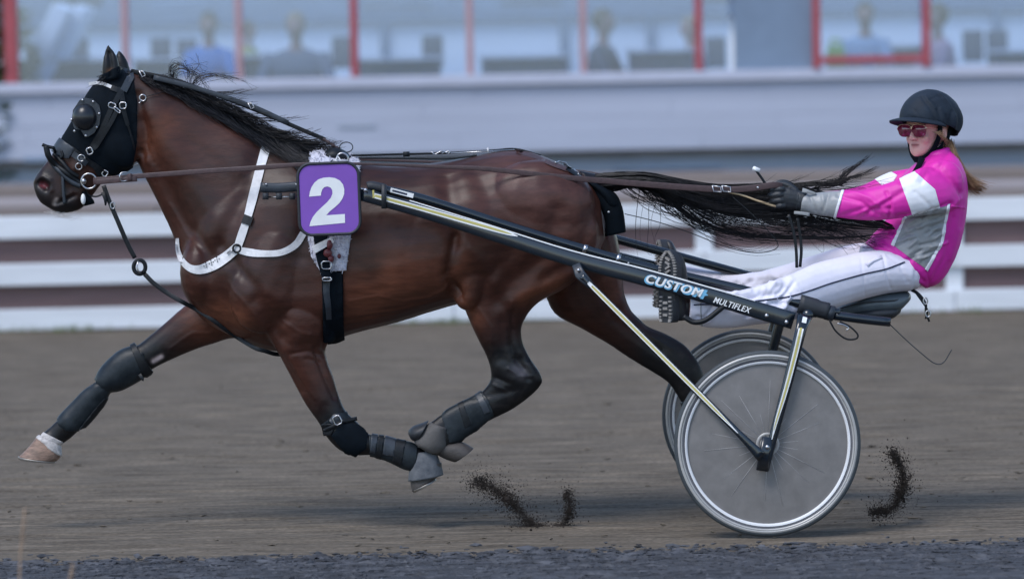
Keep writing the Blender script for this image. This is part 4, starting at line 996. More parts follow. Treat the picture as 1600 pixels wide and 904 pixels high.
on([(189, 142), (192, 158), (194, 175), (200, 196)], [8, 8, 7, 6], 'leather', 'throat_strap', br, .005, lift=L_)
on([(184, 170), (174, 190), (162, 210), (152, 226), (146, 232)], 7, 'leather', 'cheek_strap', br, .009, lift=L_)
on([(200, 196), (206, 215), (211, 235)], 3, 'leather', 'throat_strap', br, .004, lift=L_)
buckle(175, 165, 11, 8, 20, br, .016); buckle(192, 165, 10, 10, 0, br, .016); buckle(140, 236, 9, 10, -20, br, .016); buckle(183, 172, 12, 4, 40, br, .018)
# blinker
c = hp_(134, 186, .004); cn = Vector((-.28, -.95, .12)).normalized(); rm = cn.to_track_quat('Z', 'Y').to_matrix()
k = 1 / 392.
pl = [(124, 157), (131, 153), (145, 155), (155, 165), (158, 178), (155, 195), (147, 208), (137, 214), (131, 211), (126, 203), (116, 201), (112, 188), (114, 172)]
top = [P(x, y, c.y - .026) for x, y in pl]; bot = [p + Vector((0, .014, 0)) for p in top]; n = len(pl)
mk('blinker_plate', [tuple(p) for p in top + bot], [tuple(range(n))] + [(i, n + i, n + (i + 1) % n, (i + 1) % n) for i in range(n)], MT['grey_leather'], br, False)
V, Fc = ellipsoid(P(132.5, 183, c.y - .020), .050, .048, .055); cup = mk('blinker_cup', V, Fc, M('black_moulded_cup', (.010, .012, .016), .3, var=.1, scale=8), br)
rv = None
for (x, y) in ((129, 156.5), (145.5, 159), (155, 177.5), (151, 199), (134, 212), (112, 187), (116.5, 205)):
    V, Fc = ellipsoid(P(x, y, c.y - .028), .0058, .005, .0058, nu=8, nv=5)
    o = mk('rivet', V, Fc, MT['steel'], br)
# noseband group
on([(100, 211), (97, 222), (92, 236)], 0.1, 'leather', 'nose_seam', br, .001) if False else None
V, Fc = shell(hm, [(86, 210), (118, 232), (108, 248), (98, 246), (80, 236), (76, 226)], .010, YH, puff=.004); mk('nose_pad', V, Fc, MT['grey_leather'], br)
on([(110, 232), (122, 242), (138, 253), (152, 262), (166, 274)], [11, 10, 9, 9, 8], 'leather', 'noseband', br, .007, lift=.004)
on([(114, 240), (124, 247), (136, 256)], 9, 'grey_leather', 'noseband_keeper', br, .012, lift=.004)
def cord(pts, r, mat, name, parent, lift=.008, Yd=.55, sub=6):
    q = [hp_(x, y, lift, Yd) for x, y in pts]; mk(name, *tube(cr([tuple(p) for p in q], sub), r, 8), MT[mat], parent)
cord([(72, 228), (76, 244), (88, 258), (104, 270), (120, 282), (132, 290)], .012, 'leather', 'figure_eight_strap', br)
cord([(74, 238), (80, 252), (94, 268), (112, 284), (126, 291)], .011, 'grey_leather', 'figure_eight_strap', br, .010)
cord([(84, 240), (98, 254), (110, 268), (122, 276)], .009, 'leather', 'figure_eight_strap', br, .014)
cord([(66, 226), (74, 229), (84, 231)], .007, 'leather', 'strap_knot', br, .014); cord([(84, 231), (86, 238), (83, 243)], .006, 'leather', 'strap_knot', br, .014); cord([(96, 236), (98, 243), (94, 247)], .006, 'leather', 'strap_knot', br, .016)
cord([(98, 274), (99, 298), (101, 318)], .007, 'grey_leather', 'lip_strap', br, .006)
bc_ = hp_(139, 283, .020, .56); bit = mk('bit_ring', *torus(bc_, 12 * k, .0045), MT['steel'], br)
V, Fc = ellipsoid(P(131, 283, bc_.y - .004), .011, .012, .013); mk('bit_cheek', V, Fc, MT['steel'], br)
mk('small_ring', *torus(hp_(123, 260, .014), 5 * k, .002), MT['steel'], br); mk('small_ring', *torus(hp_(127, 247, .016), 5 * k, .0025, sx=1.1), MT['steel'], br)
on([(150, 262), (156, 272), (164, 275)], 8, 'leather', 'chin_strap', br, .006, lift=.004); buckle(164, 271, 8, 9, 30, br, .014, Yd=.58)
cord([(132, 292), (138, 304), (150, 307), (160, 303), (165, 296)], .0035, 'leather', 'curb_cord', br, .01, Yd=.57)
g = G(); V, Fc = ellipsoid(P(130, 311, .56), .010, .010, .022); g.add(V, Fc); g.obj('white_tag', MT['white_print'], br)
mk('chin_guard', *loft([(128, 298, 136, 300, .03, YH - .02), (127, 312, 146, 312, .03, YH - .02), (132, 322, 148, 318, .02, YH - .02)], 12, 3), MT['hood'], br)
mk('jaw_snap', *tube(cr([tuple(P(x, y, .57)) for x, y in ((197, 256), (203, 259), (211, 257), (216, 256))], 3), .0028, 6), MT['steel'], br)
mk('throat_ring', *torus(hp_(223, 153, .012), 5 * k, .003), MT['steel'], br); cord([(222, 156), (219, 160), (217, 161)], .003, 'steel', 'ring_snap', br, .01)
mk('throat_cord', *tube(cr([tuple(hp_(x, y, .012, .56)) for x, y in ((228, 151), (250, 145), (268, 140), (285, 136))], 5), .0016, 5), MT['leather'], br)

# overcheck rein from poll to saddle
oc = thing('overcheck_rein', tuple(P(380, 160, YH)), 'black overcheck strap running from the poll to the saddle above the mane', 'rein')
mk('strap', *sweep_rect(curve_px([(205, 111, YH - .02), (260, 122, YH - .05), (310, 138, YH - .06), (400, 172, YH - .06), (470, 202, YH - .06), (508, 218, YH - .05)], 8), .004, [.0085] * 41), MT['leather'], oc)
mk('strap', *sweep_rect(curve_px([(240, 121, YH - .06), (300, 136, YH - .065), (390, 165, YH - .065), (450, 192, YH - .065)], 6), .006, .010), MT['grey_leather'], oc)
for (x, y) in ((222, 115), (392, 165)):
    cc = P(x, y, YH - .07); mk('buckle', *tube([cc + Vector((-.012, 0, .012)), cc + Vector((.006, -.004, .008)), cc + Vector((.014, -.004, -.008)), cc + Vector((0, 0, -.014)), cc + Vector((-.012, 0, .012))], .0025, 6), MT['steel'], oc)
mk('rope_end', *tube(curve_px([(505, 217, YH - .05), (516, 224, YH - .06), (528, 232, YH - .06), (538, 240, YH - .05)], 5), [.006 + .002 * math.sin(i * 2.1) for i in range(16)], 8), MT['brown_leather'], oc)

# ------------------------------------------------------------------ harness: saddle, fleece, girth, breast collar, back strap
hn = thing('harness', tuple(P(515, 300, YH)), 'driving harness with white fleece saddle pad, black girth and white breast collar', 'harness')
def fleece_piece(poly, name):
    V, Fc = shell(hm, poly, .016, YH, ymax=YH + .02 if True else None, puff=.014); o = mk(name, V, Fc, MT['fleece'], hn)
    vv = get_v(o.data); nn = get_n(o.data); 
    outer = np.where(nn[:, 1] < .35)[0]; ix = RNG.choice(outer, 2600); b = vv[ix]; d = nn[ix] + RNG.normal(size=(2600, 3)) * .7
    off = np.array(o.location); S = np.stack([b, b + d * .0025, b + d * .0045 + RNG.normal(size=(2600, 3)) * .0015], 1)
    me = V_, F_ = strands(S, np.full(2600, .0022), np.full(2600, .001)); p = mk('fleece_pile', V_, F_, MT['fleece'], o)
fleece_piece([(488, 238), (520, 231), (560, 248), (562, 268), (541, 422), (502, 425), (488, 400), (482, 360), (482, 262)], 'saddle_pad')
on([(500, 360), (504, 400), (510, 432)], [22, 20, 14], 'hood', 'saddle_flap', hn, .006, lift=.034)
mk('saddle', *loft([(508, 236, 506, 258, .05, YH - .06), (522, 229, 524, 256, .07, YH - .05), (540, 236, 542, 258, .05, YH - .06), (550, 246, 550, 256, .02, YH - .06)], 16, 4), MT['leather'], hn)
V, Fc = shell(hm, [(503, 424), (536, 424), (537, 530), (505, 534)], .012, YH, puff=.004); mk('girth', V, Fc, MT['hood'], hn)
on([(511, 432), (510, 455), (513, 480), (514, 499)], [11, 10, 9, 8], 'grey_leather', 'billet_strap', hn, .006, lift=.018)
on([(508, 425), (512, 440)], 14, 'leather', 'billet_keeper', hn, .014, lift=.022); buckle(510, 414, 15, 12, 0, hn, .045); buckle(511, 436, 14, 5, 0, hn, .045)
on([(490, 390), (505, 382), (520, 374)], [12, 11, 9], 'web_white', 'pad_strap', hn, .006, lift=.044)
for (x, y, rx, rz) in ((515, 382, 5, 8), (512, 395, 7, 7), (517, 404, 5, 6), (530, 400, 3, 4)):
    mk('red_clip', *ellipsoid(hp_(x, y, .045), rx * k, .012, rz * k, nu=10, nv=7), MT['red'], hn)
# terrets
mk('terret', *torus(P(535, 248, .48), 9 * k, .0035), MT['steel'], hn); mk('terret', *torus(P(541, 230, .55), 8 * k, .002, sx=1.3), MT['leather'], hn)
mk('white_tie', *tube(curve_px([(523, 258, .36), (525, 250, .36), (528, 245, .37), (533, 252, .36)], 4), .003, 6), MT['web_white'], hn)
mk('white_tie', *tube(curve_px([(519, 250, .36), (526, 252, .355), (533, 257, .36)], 4), .003, 6), MT['web_white'], hn)
# breast collar
on([(417, 226), (410, 250), (402, 280), (394, 312), (386, 342), (378, 366), (372, 384)], [15, 14, 14, 14, 12, 13, 12], 'web_white', 'neck_strap', hn, .006, lift=.002)
on([(389, 337), (384, 350)], 15, 'leather', 'strap_keeper', hn, .012, lift=.002)
on([(371, 386), (352, 402), (332, 414), (312, 421), (296, 418), (284, 406), (278, 390), (277, 372)], [15, 16, 17, 14, 11, 9, 7, 5], 'web_white', 'breast_strap', hn, .005, lift=.003, step=4)
on([(368, 389), (390, 394), (414, 396), (440, 394), (462, 382), (474, 364)], [9, 12, 10, 10, 11, 11], 'web_white', 'trace_strap', hn, .006, lift=.003)
mk('collar_ring', *torus(hp_(370, 388, .012), 6 * k, .004), MT['leather'], hn); mk('collar_snap', *tube([hp_(355, 396, .014), hp_(360, 391, .014), hp_(364, 392, .014)], .003, 6), MT['steel'], hn)
on([(448, 397), (466, 388), (476, 372)], 3, 'grey_leather', 'trace_edge', hn, .012) if False else None
for (bx_, by_) in ((322, 414), (330, 410), (339, 405)):
    for (ax_, ay_) in ((0, 0), (3.2, -1), (-3.2, 1.4), (.8, 3.2), (-.6, -3.4)):
        if (bx_, ax_) in ((322, 3.2),): continue
        cc = hp_(bx_ + ax_, by_ + ay_, .0125, .45); g = G(); g.box(cc, (.0042, .002, .0042), Matrix.Rotation(R(30), 3, 'Y')); g.obj('black_stitch', MT['rubber'], hn, False)
# back strap and crupper
mk('back_strap', *sweep_rect(curve_px([(548, 243, YH - .05), (620, 241, YH - .03), (700, 239, YH - .02), (770, 235, YH - .01), (806, 233, YH), (845, 243, YH - .01)], 8), .008, .0042), MT['leather'], hn)
mk('back_strap', *sweep_rect(curve_px([(560, 247, YH - .07), (640, 247.5, YH - .05), (700, 248, YH - .05), (745, 243, YH - .04)], 8), .004, .0035), MT['leather'], hn)
mk('strap_keeper', *sweep_rect([P(630, 241, YH - .035), P(640, 240.5, YH - .035)], .012, .010), MT['leather'], hn)
mk('buckle', *tube(curve_px([(674, 237, YH - .04), (680, 241, YH - .045), (690, 236, YH - .045), (700, 240, YH - .04), (702, 236, YH - .04), (690, 240, YH - .04)], 4), .0025, 6), MT['steel'], hn)
mk('strap_stud', *tube([P(762, 231, YH - .03), P(763, 239, YH - .03)], .004, 6), MT['web_white'], hn); mk('back_clip', *tube([P(704, 239.5, YH - .03), P(804, 234, YH - .02)], .003, 6), MT['steel'], hn)
on([(806, 236), (835, 244), (862, 256), (890, 266), (912, 276)], 6, 'brown_leather', 'crupper_strap', hn, .005, Yd=YH - .03)
on([(880, 257), (892, 266), (904, 274)], 6, 'leather', 'crupper_strap', hn, .010, Yd=YH - .05)
mk('buckle', *tube([tuple(hp_(x, y, .02, .55)) for x, y in ((868, 254), (874, 252), (884, 254), (888, 260), (896, 264), (904, 272))], .0035, 6), MT['steel'], hn)
mk('tail_guard', *loft([(915, 284, 940, 290, .055, YH - .02), (926, 300, 962, 302, .06, YH - .03), (938, 325, 972, 322, .055, YH - .04), (945, 345, 976, 342, .05, YH - .04), (945, 369, 978, 362, .045, YH - .04)], 14, 5, 3.0), MT['hood'], hn)
mk('tail_guard_fold', *loft([(910, 282, 932, 286, .06, YH - .03), (930, 300, 958, 300, .066, YH - .04), (946, 322, 970, 318, .05, YH - .05), (950, 330, 968, 327, .02, YH - .05)], 12, 5), MT['hood'], hn)
mk('guard_eyelet', *ellipsoid(P(951, 331, .50), .005, .004, .004, nu=8, nv=6), MT['web_white'], hn)

# martingale
mg = thing('martingale', tuple(P(215, 400, .55)), 'black strap with a ring hanging from the bit down between the forelegs', 'strap')
mk('upper_strap', *sweep_rect(curve_px([(162, 290, .57), (170, 312, .56), (186, 350, .55), (200, 382, .55), (211, 403, .55)], 6), .004, [.009 + .0 * i for i in range(25)]), MT['leather'], mg)
mk('strap_end', *sweep_rect([P(161, 300, .55), P(165, 312, .55), P(165, 321, .55)], .004, [.008, .007, .003]), MT['leather'], mg)
mk('buckle', *torus(P(176, 321, .545), 5 * k, .0025, sx=.7), MT['steel'], mg)
V, Fc = torus(P(218, 417, .55), 11 * k, .0085, sx=.85, k=8); mk('leather_ring', V, Fc, MT['leather'], mg)
mk('ring_hook', *tube(curve_px([(216, 408, .54), (214, 416, .53), (217, 424, .53), (222, 424, .54)], 4), .004, 6), MT['steel'], mg)
low = [P(226, 428, .55), P(240, 442, .54), P(262, 458, .53), P(284, 471, .50)] + [hp_(x, y, .008, .47) for x, y in ((305, 482), (330, 498), (352, 514), (373, 528), (398, 543), (414, 548))] + [P(432, 553, .52), P(452, 552, .58), P(480, 545, .62)]
mk('lower_strap', *sweep_rect(cr([tuple(p) for p in low], 5), .004, np.linspace(.009, .008, 61)), MT['leather'], mg)

# ------------------------------------------------------------------ number plate
pt = thing('number_plate', tuple(P(514, 310, .25)), 'purple number plate with a white 2 hanging on the near side of the saddle', 'number plate')
def rrect(cx, cy, wx, hy, r_, ang, Y, n=8):
    out = []
    for (sx, sy, a0) in ((1, -1, -90), (1, 1, 0), (-1, 1, 90), (-1, -1, 180)):
        for i in range(n + 1):
            a = R(a0 + 90 * i / n); x = sx * (wx / 2 - r_) + r_ * math.cos(a); y = sy * (hy / 2 - r_) + r_ * math.sin(a)
            ca, sa = math.cos(R(ang)), math.sin(R(ang)); out.append((cx + x * ca - y * sa, cy + x * sa + y * ca))
    return [P(x, y, Y) for x, y in out]
def slab(name, front, depth, mat, parent, smooth=False):
    n = len(front); back = [p + Vector((0, depth, 0)) for p in front]
    return mk(name, [tuple(p) for p in front + back], [tuple(range(n)), tuple(reversed(range(n, 2 * n)))] + [(i, n + i, n + (i + 1) % n, (i + 1) % n) for i in range(n)], mat, parent, smooth)
YP = .212
face = slab('plate_face', rrect(514, 310.5, 92, 108, 19, -2.2, YP), .010, MT['purple'], pt)
bd = rrect(514, 310.5, 95, 111, 20, -2.2, YP + .001); mk('plate_border', *tube([tuple(p) for p in bd] + [tuple(bd[0]), tuple(bd[1])], .0062, 8), MT['rubber'], pt)
two = [(162, 328), (166, 300), (176, 272), (193, 246), (216, 227), (246, 217), (280, 214), (314, 219), (342, 233), (361, 256), (369, 286), (368, 312), (358, 340), (340, 366), (312, 392), (284, 414), (262, 438), (372, 430), (373, 482), (164, 502), (170, 476), (184, 447), (206, 419), (236, 390), (268, 361), (290, 334), (299, 310), (298, 290), (288, 275), (270, 268), (252, 272), (240, 285), (233, 304), (231, 322)]
tw = [P(440 + x / 3.765, 220 + y / 3.765, YP - .0015) for x, y in two]
bm = bmesh.new(); f = bm.faces.new([bm.verts.new(p) for p in tw]); f.normal_update(); bmesh.ops.triangulate(bm, faces=bm.faces[:]); me = bpy.data.meshes.new('number_two'); bm.to_mesh(me); bm.free()
mkm('number_two', me, MT['white_print'], pt, False)
mk('plate_hook', *tube(curve_px([(515, 262, .27), (516, 254, .30), (520, 250, .34)], 4), .003, 6), MT['leather'], pt)

# ================================================================== THE SULKY
k = 1 / 400.
SHX = [400, 563, 660, 892, 1007, 1240]; SHC = [293, 303, 330, 404, 434, 501]; SHY = [.27, .235, .22, .14, .09, .03]
sul = thing('sulky', (P(1199, 693, 0).x, YH, 0), 'black two wheeled racing sulky with solid disc wheels and yellow striped shafts', 'sulky')
CN = P(1199, 693, 0.0); CN.z = 0.366; CF = CN + Vector((0, 1.24, 0))
def mirror(p): return Vector((p.x, 2 * YH - p.y, p.z))
def wheel(c, sgn):
    """sgn -1: outer face towards the camera"""
    R0 = 0.3665
    w_ = thing('tmp', (0, 0, 0), None, None); bpy.data.objects.remove(w_)
    hub = mk('wheel', *lathe([(0.0, -.045), (.016, -.045), (.018, -.03), (.030, -.026), (.030, .026), (.018, .03), (.016, .045), (0, .045)], c, m=28), MT['rim_silver'], sul)
    def lp(name, prof, mat, m=96): return mk(name, *lathe(prof, c, m=m), MT[mat], hub)
    t_ = [(R0 - .0125 + .0125 * math.cos(a), .0135 * math.sin(a)) for a in np.linspace(0, 2 * math.pi, 13)]
    lp('tyre', t_, 'tyre')
    lp('rim_band', [(.3535, -.012), (.3480, -.0165), (.3420, -.0165), (.3420, .0165), (.3480, .0165), (.3535, .012)], 'rim_silver')
    lp('rim_groove', [(.3425, -.0145), (.3400, -.0145), (.3400, .0145), (.3425, .0145)], 'rim_dark')
    lp('rim_band', [(.3402, -.0165), (.3340, -.0165), (.3340, .0165), (.3402, .0165)], 'rim_silver')
    lp('rim_groove', [(.3342, -.0145), (.3245, -.0150), (.3245, .0150), (.3342, .0145)], 'rim_dark')
    lp('rim_band', [(.3248, -.0172), (.3160, -.0172), (.3140, -.0135), (.3140, .0135), (.3160, .0172), (.3248, .0172)], 'rim_white')
    lp('disc', [(.3150, -.0085), (.30, -.0095), (.28, -.0105), (.10, -.0185), (.045, -.021), (.03, -.021)], 'disc')
    lp('disc', [(.3150, .0085), (.30, .0095), (.28, .0105), (.10, .0185), (.045, .021), (.03, .021)], 'disc')
    lp('disc_ridge', [(.046, -.021), (.044, -.0235), (.036, -.0235), (.034, -.021)], 'rim_silver', 40)
    for i in range(22):
        a = 2 * math.pi * (i + .3) / 22; d = Vector((math.cos(a), 0, math.sin(a)))
        p0 = c + d * .034 + Vector((0, -.0212, 0)); p1 = c + d * (.19 + .03 * (i % 3)) + Vector((0, -.0136, 0))
        mk('spoke', *tube([p0, p0.lerp(p1, .5), p1], [.0010, .0008, .0004], 5), MT['spoke'], hub)
    g = G(); g.box(c + Vector((math.cos(4.1) * .325, -.012, math.sin(4.1) * .325)), (.006, .006, .03), Matrix.Rotation(-.9, 3, 'Y')); g.obj('valve', MT['rubber'], hub)
    return hub
MT['spoke'] = M('dull_spoke', (0.40, 0.39, 0.39), .5, metal=.0, var=.2)
wheel(CN, -1); wheel(CF, 1)

def strip(pts, width, mat, name, parent, off=.0145, Yx=None, th=.0012):
    """printed stripe lying on the near face of the shaft"""
    pts = np.asarray(pts, float); wd = np.broadcast_to(np.asarray(width, float), (len(pts),)); c = cr(np.column_stack([pts, wd]), 5)
    t = np.gradient(c[:, :2], axis=0); t /= np.linalg.norm(t, axis=1)[:, None]; n = np.stack([-t[:, 1], t[:, 0]], 1)
    V = []; 
    for q, nn, wv in zip(c[:, :2], n, c[:, 2]):
        y = (np.interp(q[0], SHX, SHY) if Yx is None else Yx(q)) - off
        for s in (-.5, .5): V.append(P(*(q + nn * wv * s), y))
    L = len(c)
    return mk(name, V, [(2 * i, 2 * i + 1, 2 * i + 3, 2 * i + 2) for i in range(L - 1)], MT[mat], parent, False)
def text(body, name, mat, parent, a, b, hpx, off, shear=0.25, bold=.012, mid=None, fat=(0,)):
    """lettering between two baseline pixels on the shaft"""
    cu = bpy.data.curves.new(name, 'FONT'); cu.body = body; cu.shear = shear; cu.offset = bold; cu.fill_mode = 'FRONT'; cu.space_character = 1.10
    o = bpy.data.objects.new(name, cu); COL.objects.link(o); dg = bpy.context.evaluated_depsgraph_get()
    me = bpy.data.meshes.new_from_object(o.evaluated_get(dg)); bpy.data.objects.remove(o); bpy.data.curves.remove(cu)
    V0 = get_v(me); Fm = [tuple(p.vertices) for p in me.polygons]; nv = len(V0); Vb = []; Fb = []
    for q, dx in enumerate(fat):
        Vb.append(V0 + [dx, 0, 0]); Fb += [tuple(i + q * nv for i in f) for f in Fm]
    dep = np.repeat(np.arange(len(fat)) * .00025, nv); bpy.data.meshes.remove(me); me = bpy.data.meshes.new(name); V = np.vstack(Vb); me.from_pydata(V.tolist(), [], Fb)
    lo, hi = V.min(0), V.max(0); U = (V[:, 0] - lo[0]) / (hi[0] - lo[0]); W = V[:, 1] / (0.73 if mid is None else mid)
    d = np.array(b, float) - np.array(a, float)
    nrm = np.array([d[1], -d[0]]) / np.linalg.norm(d)
    X = [tuple(P(*(np.array(a) + d * u + nrm * w2 * hpx), np.interp(a[0] + d[0] * u, SHX, SHY) - off - e)) for u, w2, e in zip(U, W, dep)]
    set_v(me, np.array(X)); return mkm(name, me, MT[mat], parent, False)

# near main shaft
pts = curve_px([(563, 303, .235), (660, 330, .22), (776, 367, .18), (892, 404, .14), (1007, 434, .09), (1125, 467, .06), (1240, 501, .03)], 8)
hh = np.linspace(.0255, .0335, len(pts))
shaft = mk('shaft', *sweep_rect(pts, .013, hh, bev=.3), MT['frame'], sul)
fshaft = mk('shaft', *sweep_rect([mirror(Vector(p)) for p in pts], .013, hh, bev=.3), MT['frame'], sul)
strip([(583, 305), (660, 326), (740, 349), (790, 363), (809, 369)], [7.6, 7.6, 7.6, 6.5, 1], 'white_print', 'stripe_edge', shaft)
strip([(586, 305.5), (660, 326), (740, 348.5), (785, 361.5), (800, 366)], [3.8, 3.8, 3.8, 3, .5], 'yellow', 'yellow_stripe', shaft, .0152)
strip([(583, 297), (584, 309)], 3, 'yellow', 'stripe_end', shaft, .0155)
strip([(640, 313), (760, 350), (892, 391), (1007, 420), (1110, 449), (1180, 470)], [1.6, 1.8, 2, 2.2, 2, .8], 'white_print', 'pinstripe', shaft)
text('CUSTOM', 'letter_outline', 'decal_blue', shaft, (1005.5, 441), (1102, 467.5), 14.8, .0150, .22, .035, fat=(-.03, 0, .03))
text('CUSTOM', 'lettering', 'white_print', shaft, (1008, 440), (1097, 464.5), 13.4, .0165, .22, .012, fat=(-.022, 0, .022))
strip([(1098, 458.5), (1101, 459.5), (1106, 461)], [7, 5, 1], 'decal_blue', 'letter_tail', shaft, .0155)
text('MULTIFLEX', 'lettering', 'white_print', shaft, (1114, 472), (1172, 489.5), 9.6, .0155, .25, .006, fat=(-.014, .014))
for (x, y) in ((1198, 493), (1229, 503)): mk('bolt', *ellipsoid(P(x, y, np.interp(x, SHX, SHY) - .014), .0085, .006, .0085, nu=12, nv=6), MT['steel'], shaft)
mk('pivot_bolt', *ellipsoid(P(571, 297, .20), .008, .008, .008, nu=10, nv=6), MT['steel'], shaft); mk('shaft_pin', *tube([P(558, 294, .225), P(572, 296, .22)], .0035, 6), MT['steel'], shaft)
mk('clamp_band', *sweep_rect([P(600, 288, .225), P(600, 326, .222)], .022, .010), MT['rubber'], shaft)
# quick hitch in front of the plate
tip = mk('hitch_bar', *sweep_rect(curve_px([(407, 293, .27), (436, 293.5, .27), (475, 291, .268), (520, 292, .262), (566, 302, .25)], 4), .016, [.019] * 9 + [.018] * 8, bev=.35), MT['grey_leather'], sul)
mk('hitch_rod', *tube([P(412, 308, .268), P(474, 307, .268)], .0035, 6), MT['steel'], tip)
for x in (415, 436, 457): mk('hitch_clamp', *sweep_rect([P(x - 4.5, 306.5, .262), P(x + 4.5, 306.5, .262)], .014, .013), MT['rubber'], tip)
for x in (416, 463): mk('bolt', *ellipsoid(P(x, 288, .252), .005, .004, .004, nu=8, nv=5), MT['steel'], tip)

# upper tubes
up = curve_px([(584, 293, .262), (660, 310.5, .262), (776, 347, .26), (892, 383, .255), (1010, 417, .25), (1125, 444, .235), (1250, 474, .215), (1312, 489, .2)], 6)
ut = mk('upper_tube', *tube(up, .0185, 14), MT['frame'], sul)
strip([(610, 296.5), (646, 306)], 7, 'white_print', 'label', ut, .0, lambda q: .2425); strip([(613, 297.5), (636, 303.5)], 3, 'navy', 'label_print', ut, .0, lambda q: .2417)
for (x, y) in ((914, 389), (966, 404)): mk('tube_joint', *tube([P(x - 3, y - 1, .2525), P(x + 3, y + 1, .2525)], .0195, 14), MT['steel'], ut)
for (x, y) in ((982, 411),): mk('bolt', *ellipsoid(P(x, y, .232), .005, .004, .005, nu=8, nv=5), MT['steel'], ut)
mk('end_clamp', *tube(curve_px([(574, 292, .262), (582, 291, .262), (600, 295, .262)], 4), .020, 12), MT['rubber'], ut)
fup = curve_px([(560, 282, 1.0), (700, 305, 1.0), (860, 346, 1.0), (968, 375, 1.0), (1150, 425, 1.02), (1250, 452, 1.02), (1300, 470, 1.02)], 6)
mk('upper_tube', *tube(fup, .0185, 14), MT['frame'], sul)
# sleeve and seat rail
mk('sleeve', *sweep_rect(curve_px([(1249, 474, .20), (1274, 481, .20), (1294, 486, .20)], 4), .032, [.037] * 5 + [.033] * 4, bev=.45), MT['rubber'], sul)
mk('sleeve_collar', *tube([P(1290, 487, .2), P(1303, 490, .2)], .031, 16), MT['grey_leather'], sul)
mk('seat_rail', *tube(curve_px([(1300, 492, .2), (1345, 498, .2), (1391, 503, .2)], 4), .0185, 14), MT['frame'], sul)
mk('seat_rail', *tube([mirror(Vector(p)) for p in curve_px([(1262, 484, .2), (1345, 498, .2), (1391, 503, .2)], 4)], .0185, 14), MT['frame'], sul)
mk('cross_beam', *tube([P(1262, 492, .03), P(1262, 492, .3), mirror(P(1262, 492, .3)), mirror(P(1262, 492, .03))], .022, 14), MT['frame'], sul)
# forks and struts
for mir in (False, True):
    f_ = mirror if mir else (lambda p: p)
    for y0, y1 in ((-.035, -.052), (.075, .052)):
        q = cr([tuple(f_(P(1257, 494, .02 if y0 < 0 else .05))), tuple(f_(P(1250, 520, y0))), tuple(f_(P(1228, 608, (y0 + y1) / 2))), tuple(f_(P(1206, 690, y1))), tuple(f_(P(1194, 733, y1)))], 5)
        fk = mk('fork', *sweep_rect(q, .010, np.interp(np.arange(len(q)), [0, 4, 15, 20], [.030, .022, .0165, .019]), bev=.4), MT['frame'], sul)
        if not mir and y0 < 0:
            Yf = lambda q: np.interp(q[1], [494, 505, 520, 608, 690, 733], [.02, -.012, -.037, -.0445, -.053, -.053]) - .014
            strip([(1253, 508), (1243, 551), (1228, 608), (1214, 654), (1206, 686)], [8, 8, 7, 5, 1], 'white_print', 'stripe_edge', fk, .0, Yf)
            strip([(1252.6, 508), (1243, 551), (1228, 608), (1214, 654), (1209, 672)], [3.6, 3.6, 3, 2, .5], 'yellow', 'yellow_stripe', fk, .001, Yf)
            strip([(1258, 495), (1256, 504)], 7, 'white_print', 'small_mark', fk, .004, Yf)
    for (x, y) in ((1199, 698), (1182, 709)): mk('axle_bolt', *ellipsoid(f_(P(x, y, -.064)), .0095, .007, .0095, nu=12, nv=6), MT['steel'], sul)
    mk('axle_block', *sweep_rect([f_(P(1199, 682, -.058)), f_(P(1191, 735, -.058))], .007, [.020, .024], bev=.4), MT['frame'], sul)
    q = cr([tuple(f_(P(909, 431, .08))), tuple(f_(P(930, 452, .07))), tuple(f_(P(1040, 562, .01))), tuple(f_(P(1150, 672, -.055))), tuple(f_(P(1190, 713, -.068)))], 6)
    st_ = mk('strut', *sweep_rect(q, .008, np.interp(np.arange(len(q)), [0, 3, 12, 18, 24], [.013, .012, .0125, .0125, .022]), bev=.45), MT['frame'], sul)
    br_ = mk('strut_bracket', *sweep_rect([f_(P(900, 413, .10)), f_(P(906, 428, .085)), f_(P(924, 447, .07))], .006, [.016, .021, .014]), MT['grey_leather'], sul)
    if not mir:
        mk('bolt', *ellipsoid(P(904, 422, .078), .007, .006, .007, nu=10, nv=6), MT['steel'], br_)
        Yq = lambda q: np.interp(q[0], [909, 930, 1040, 1150, 1190], [.08, .07, .01, -.055, -.068]) - .0095
        strip([(921, 443), (930, 452), (1040, 562), (1110, 632), (1153, 676)], [1, 6.5, 6.5, 6, 1], 'white_print', 'stripe_edge', st_, .0, Yq)
        strip([(926, 448), (935, 457), (1040, 562), (1110, 632), (1140, 662)], [.5, 3.5, 3.5, 3, .5], 'yellow', 'yellow_stripe', st_, .001, Yq)
    mk('foot_rest', *sweep_rect([f_(P(1058, 452, .09)), f_(P(1058, 452, .24))], .012, .012), MT['frame'], sul)
    mk('stirrup_cord', *tube(cr([tuple(f_(p)) for p in (P(1068, 494, .06), P(1084, 503, .05), P(1102, 500, .04), P(1120, 487, .045), P(1136, 474, .06))], 5), .0105, 8), MT['leather'], sul)
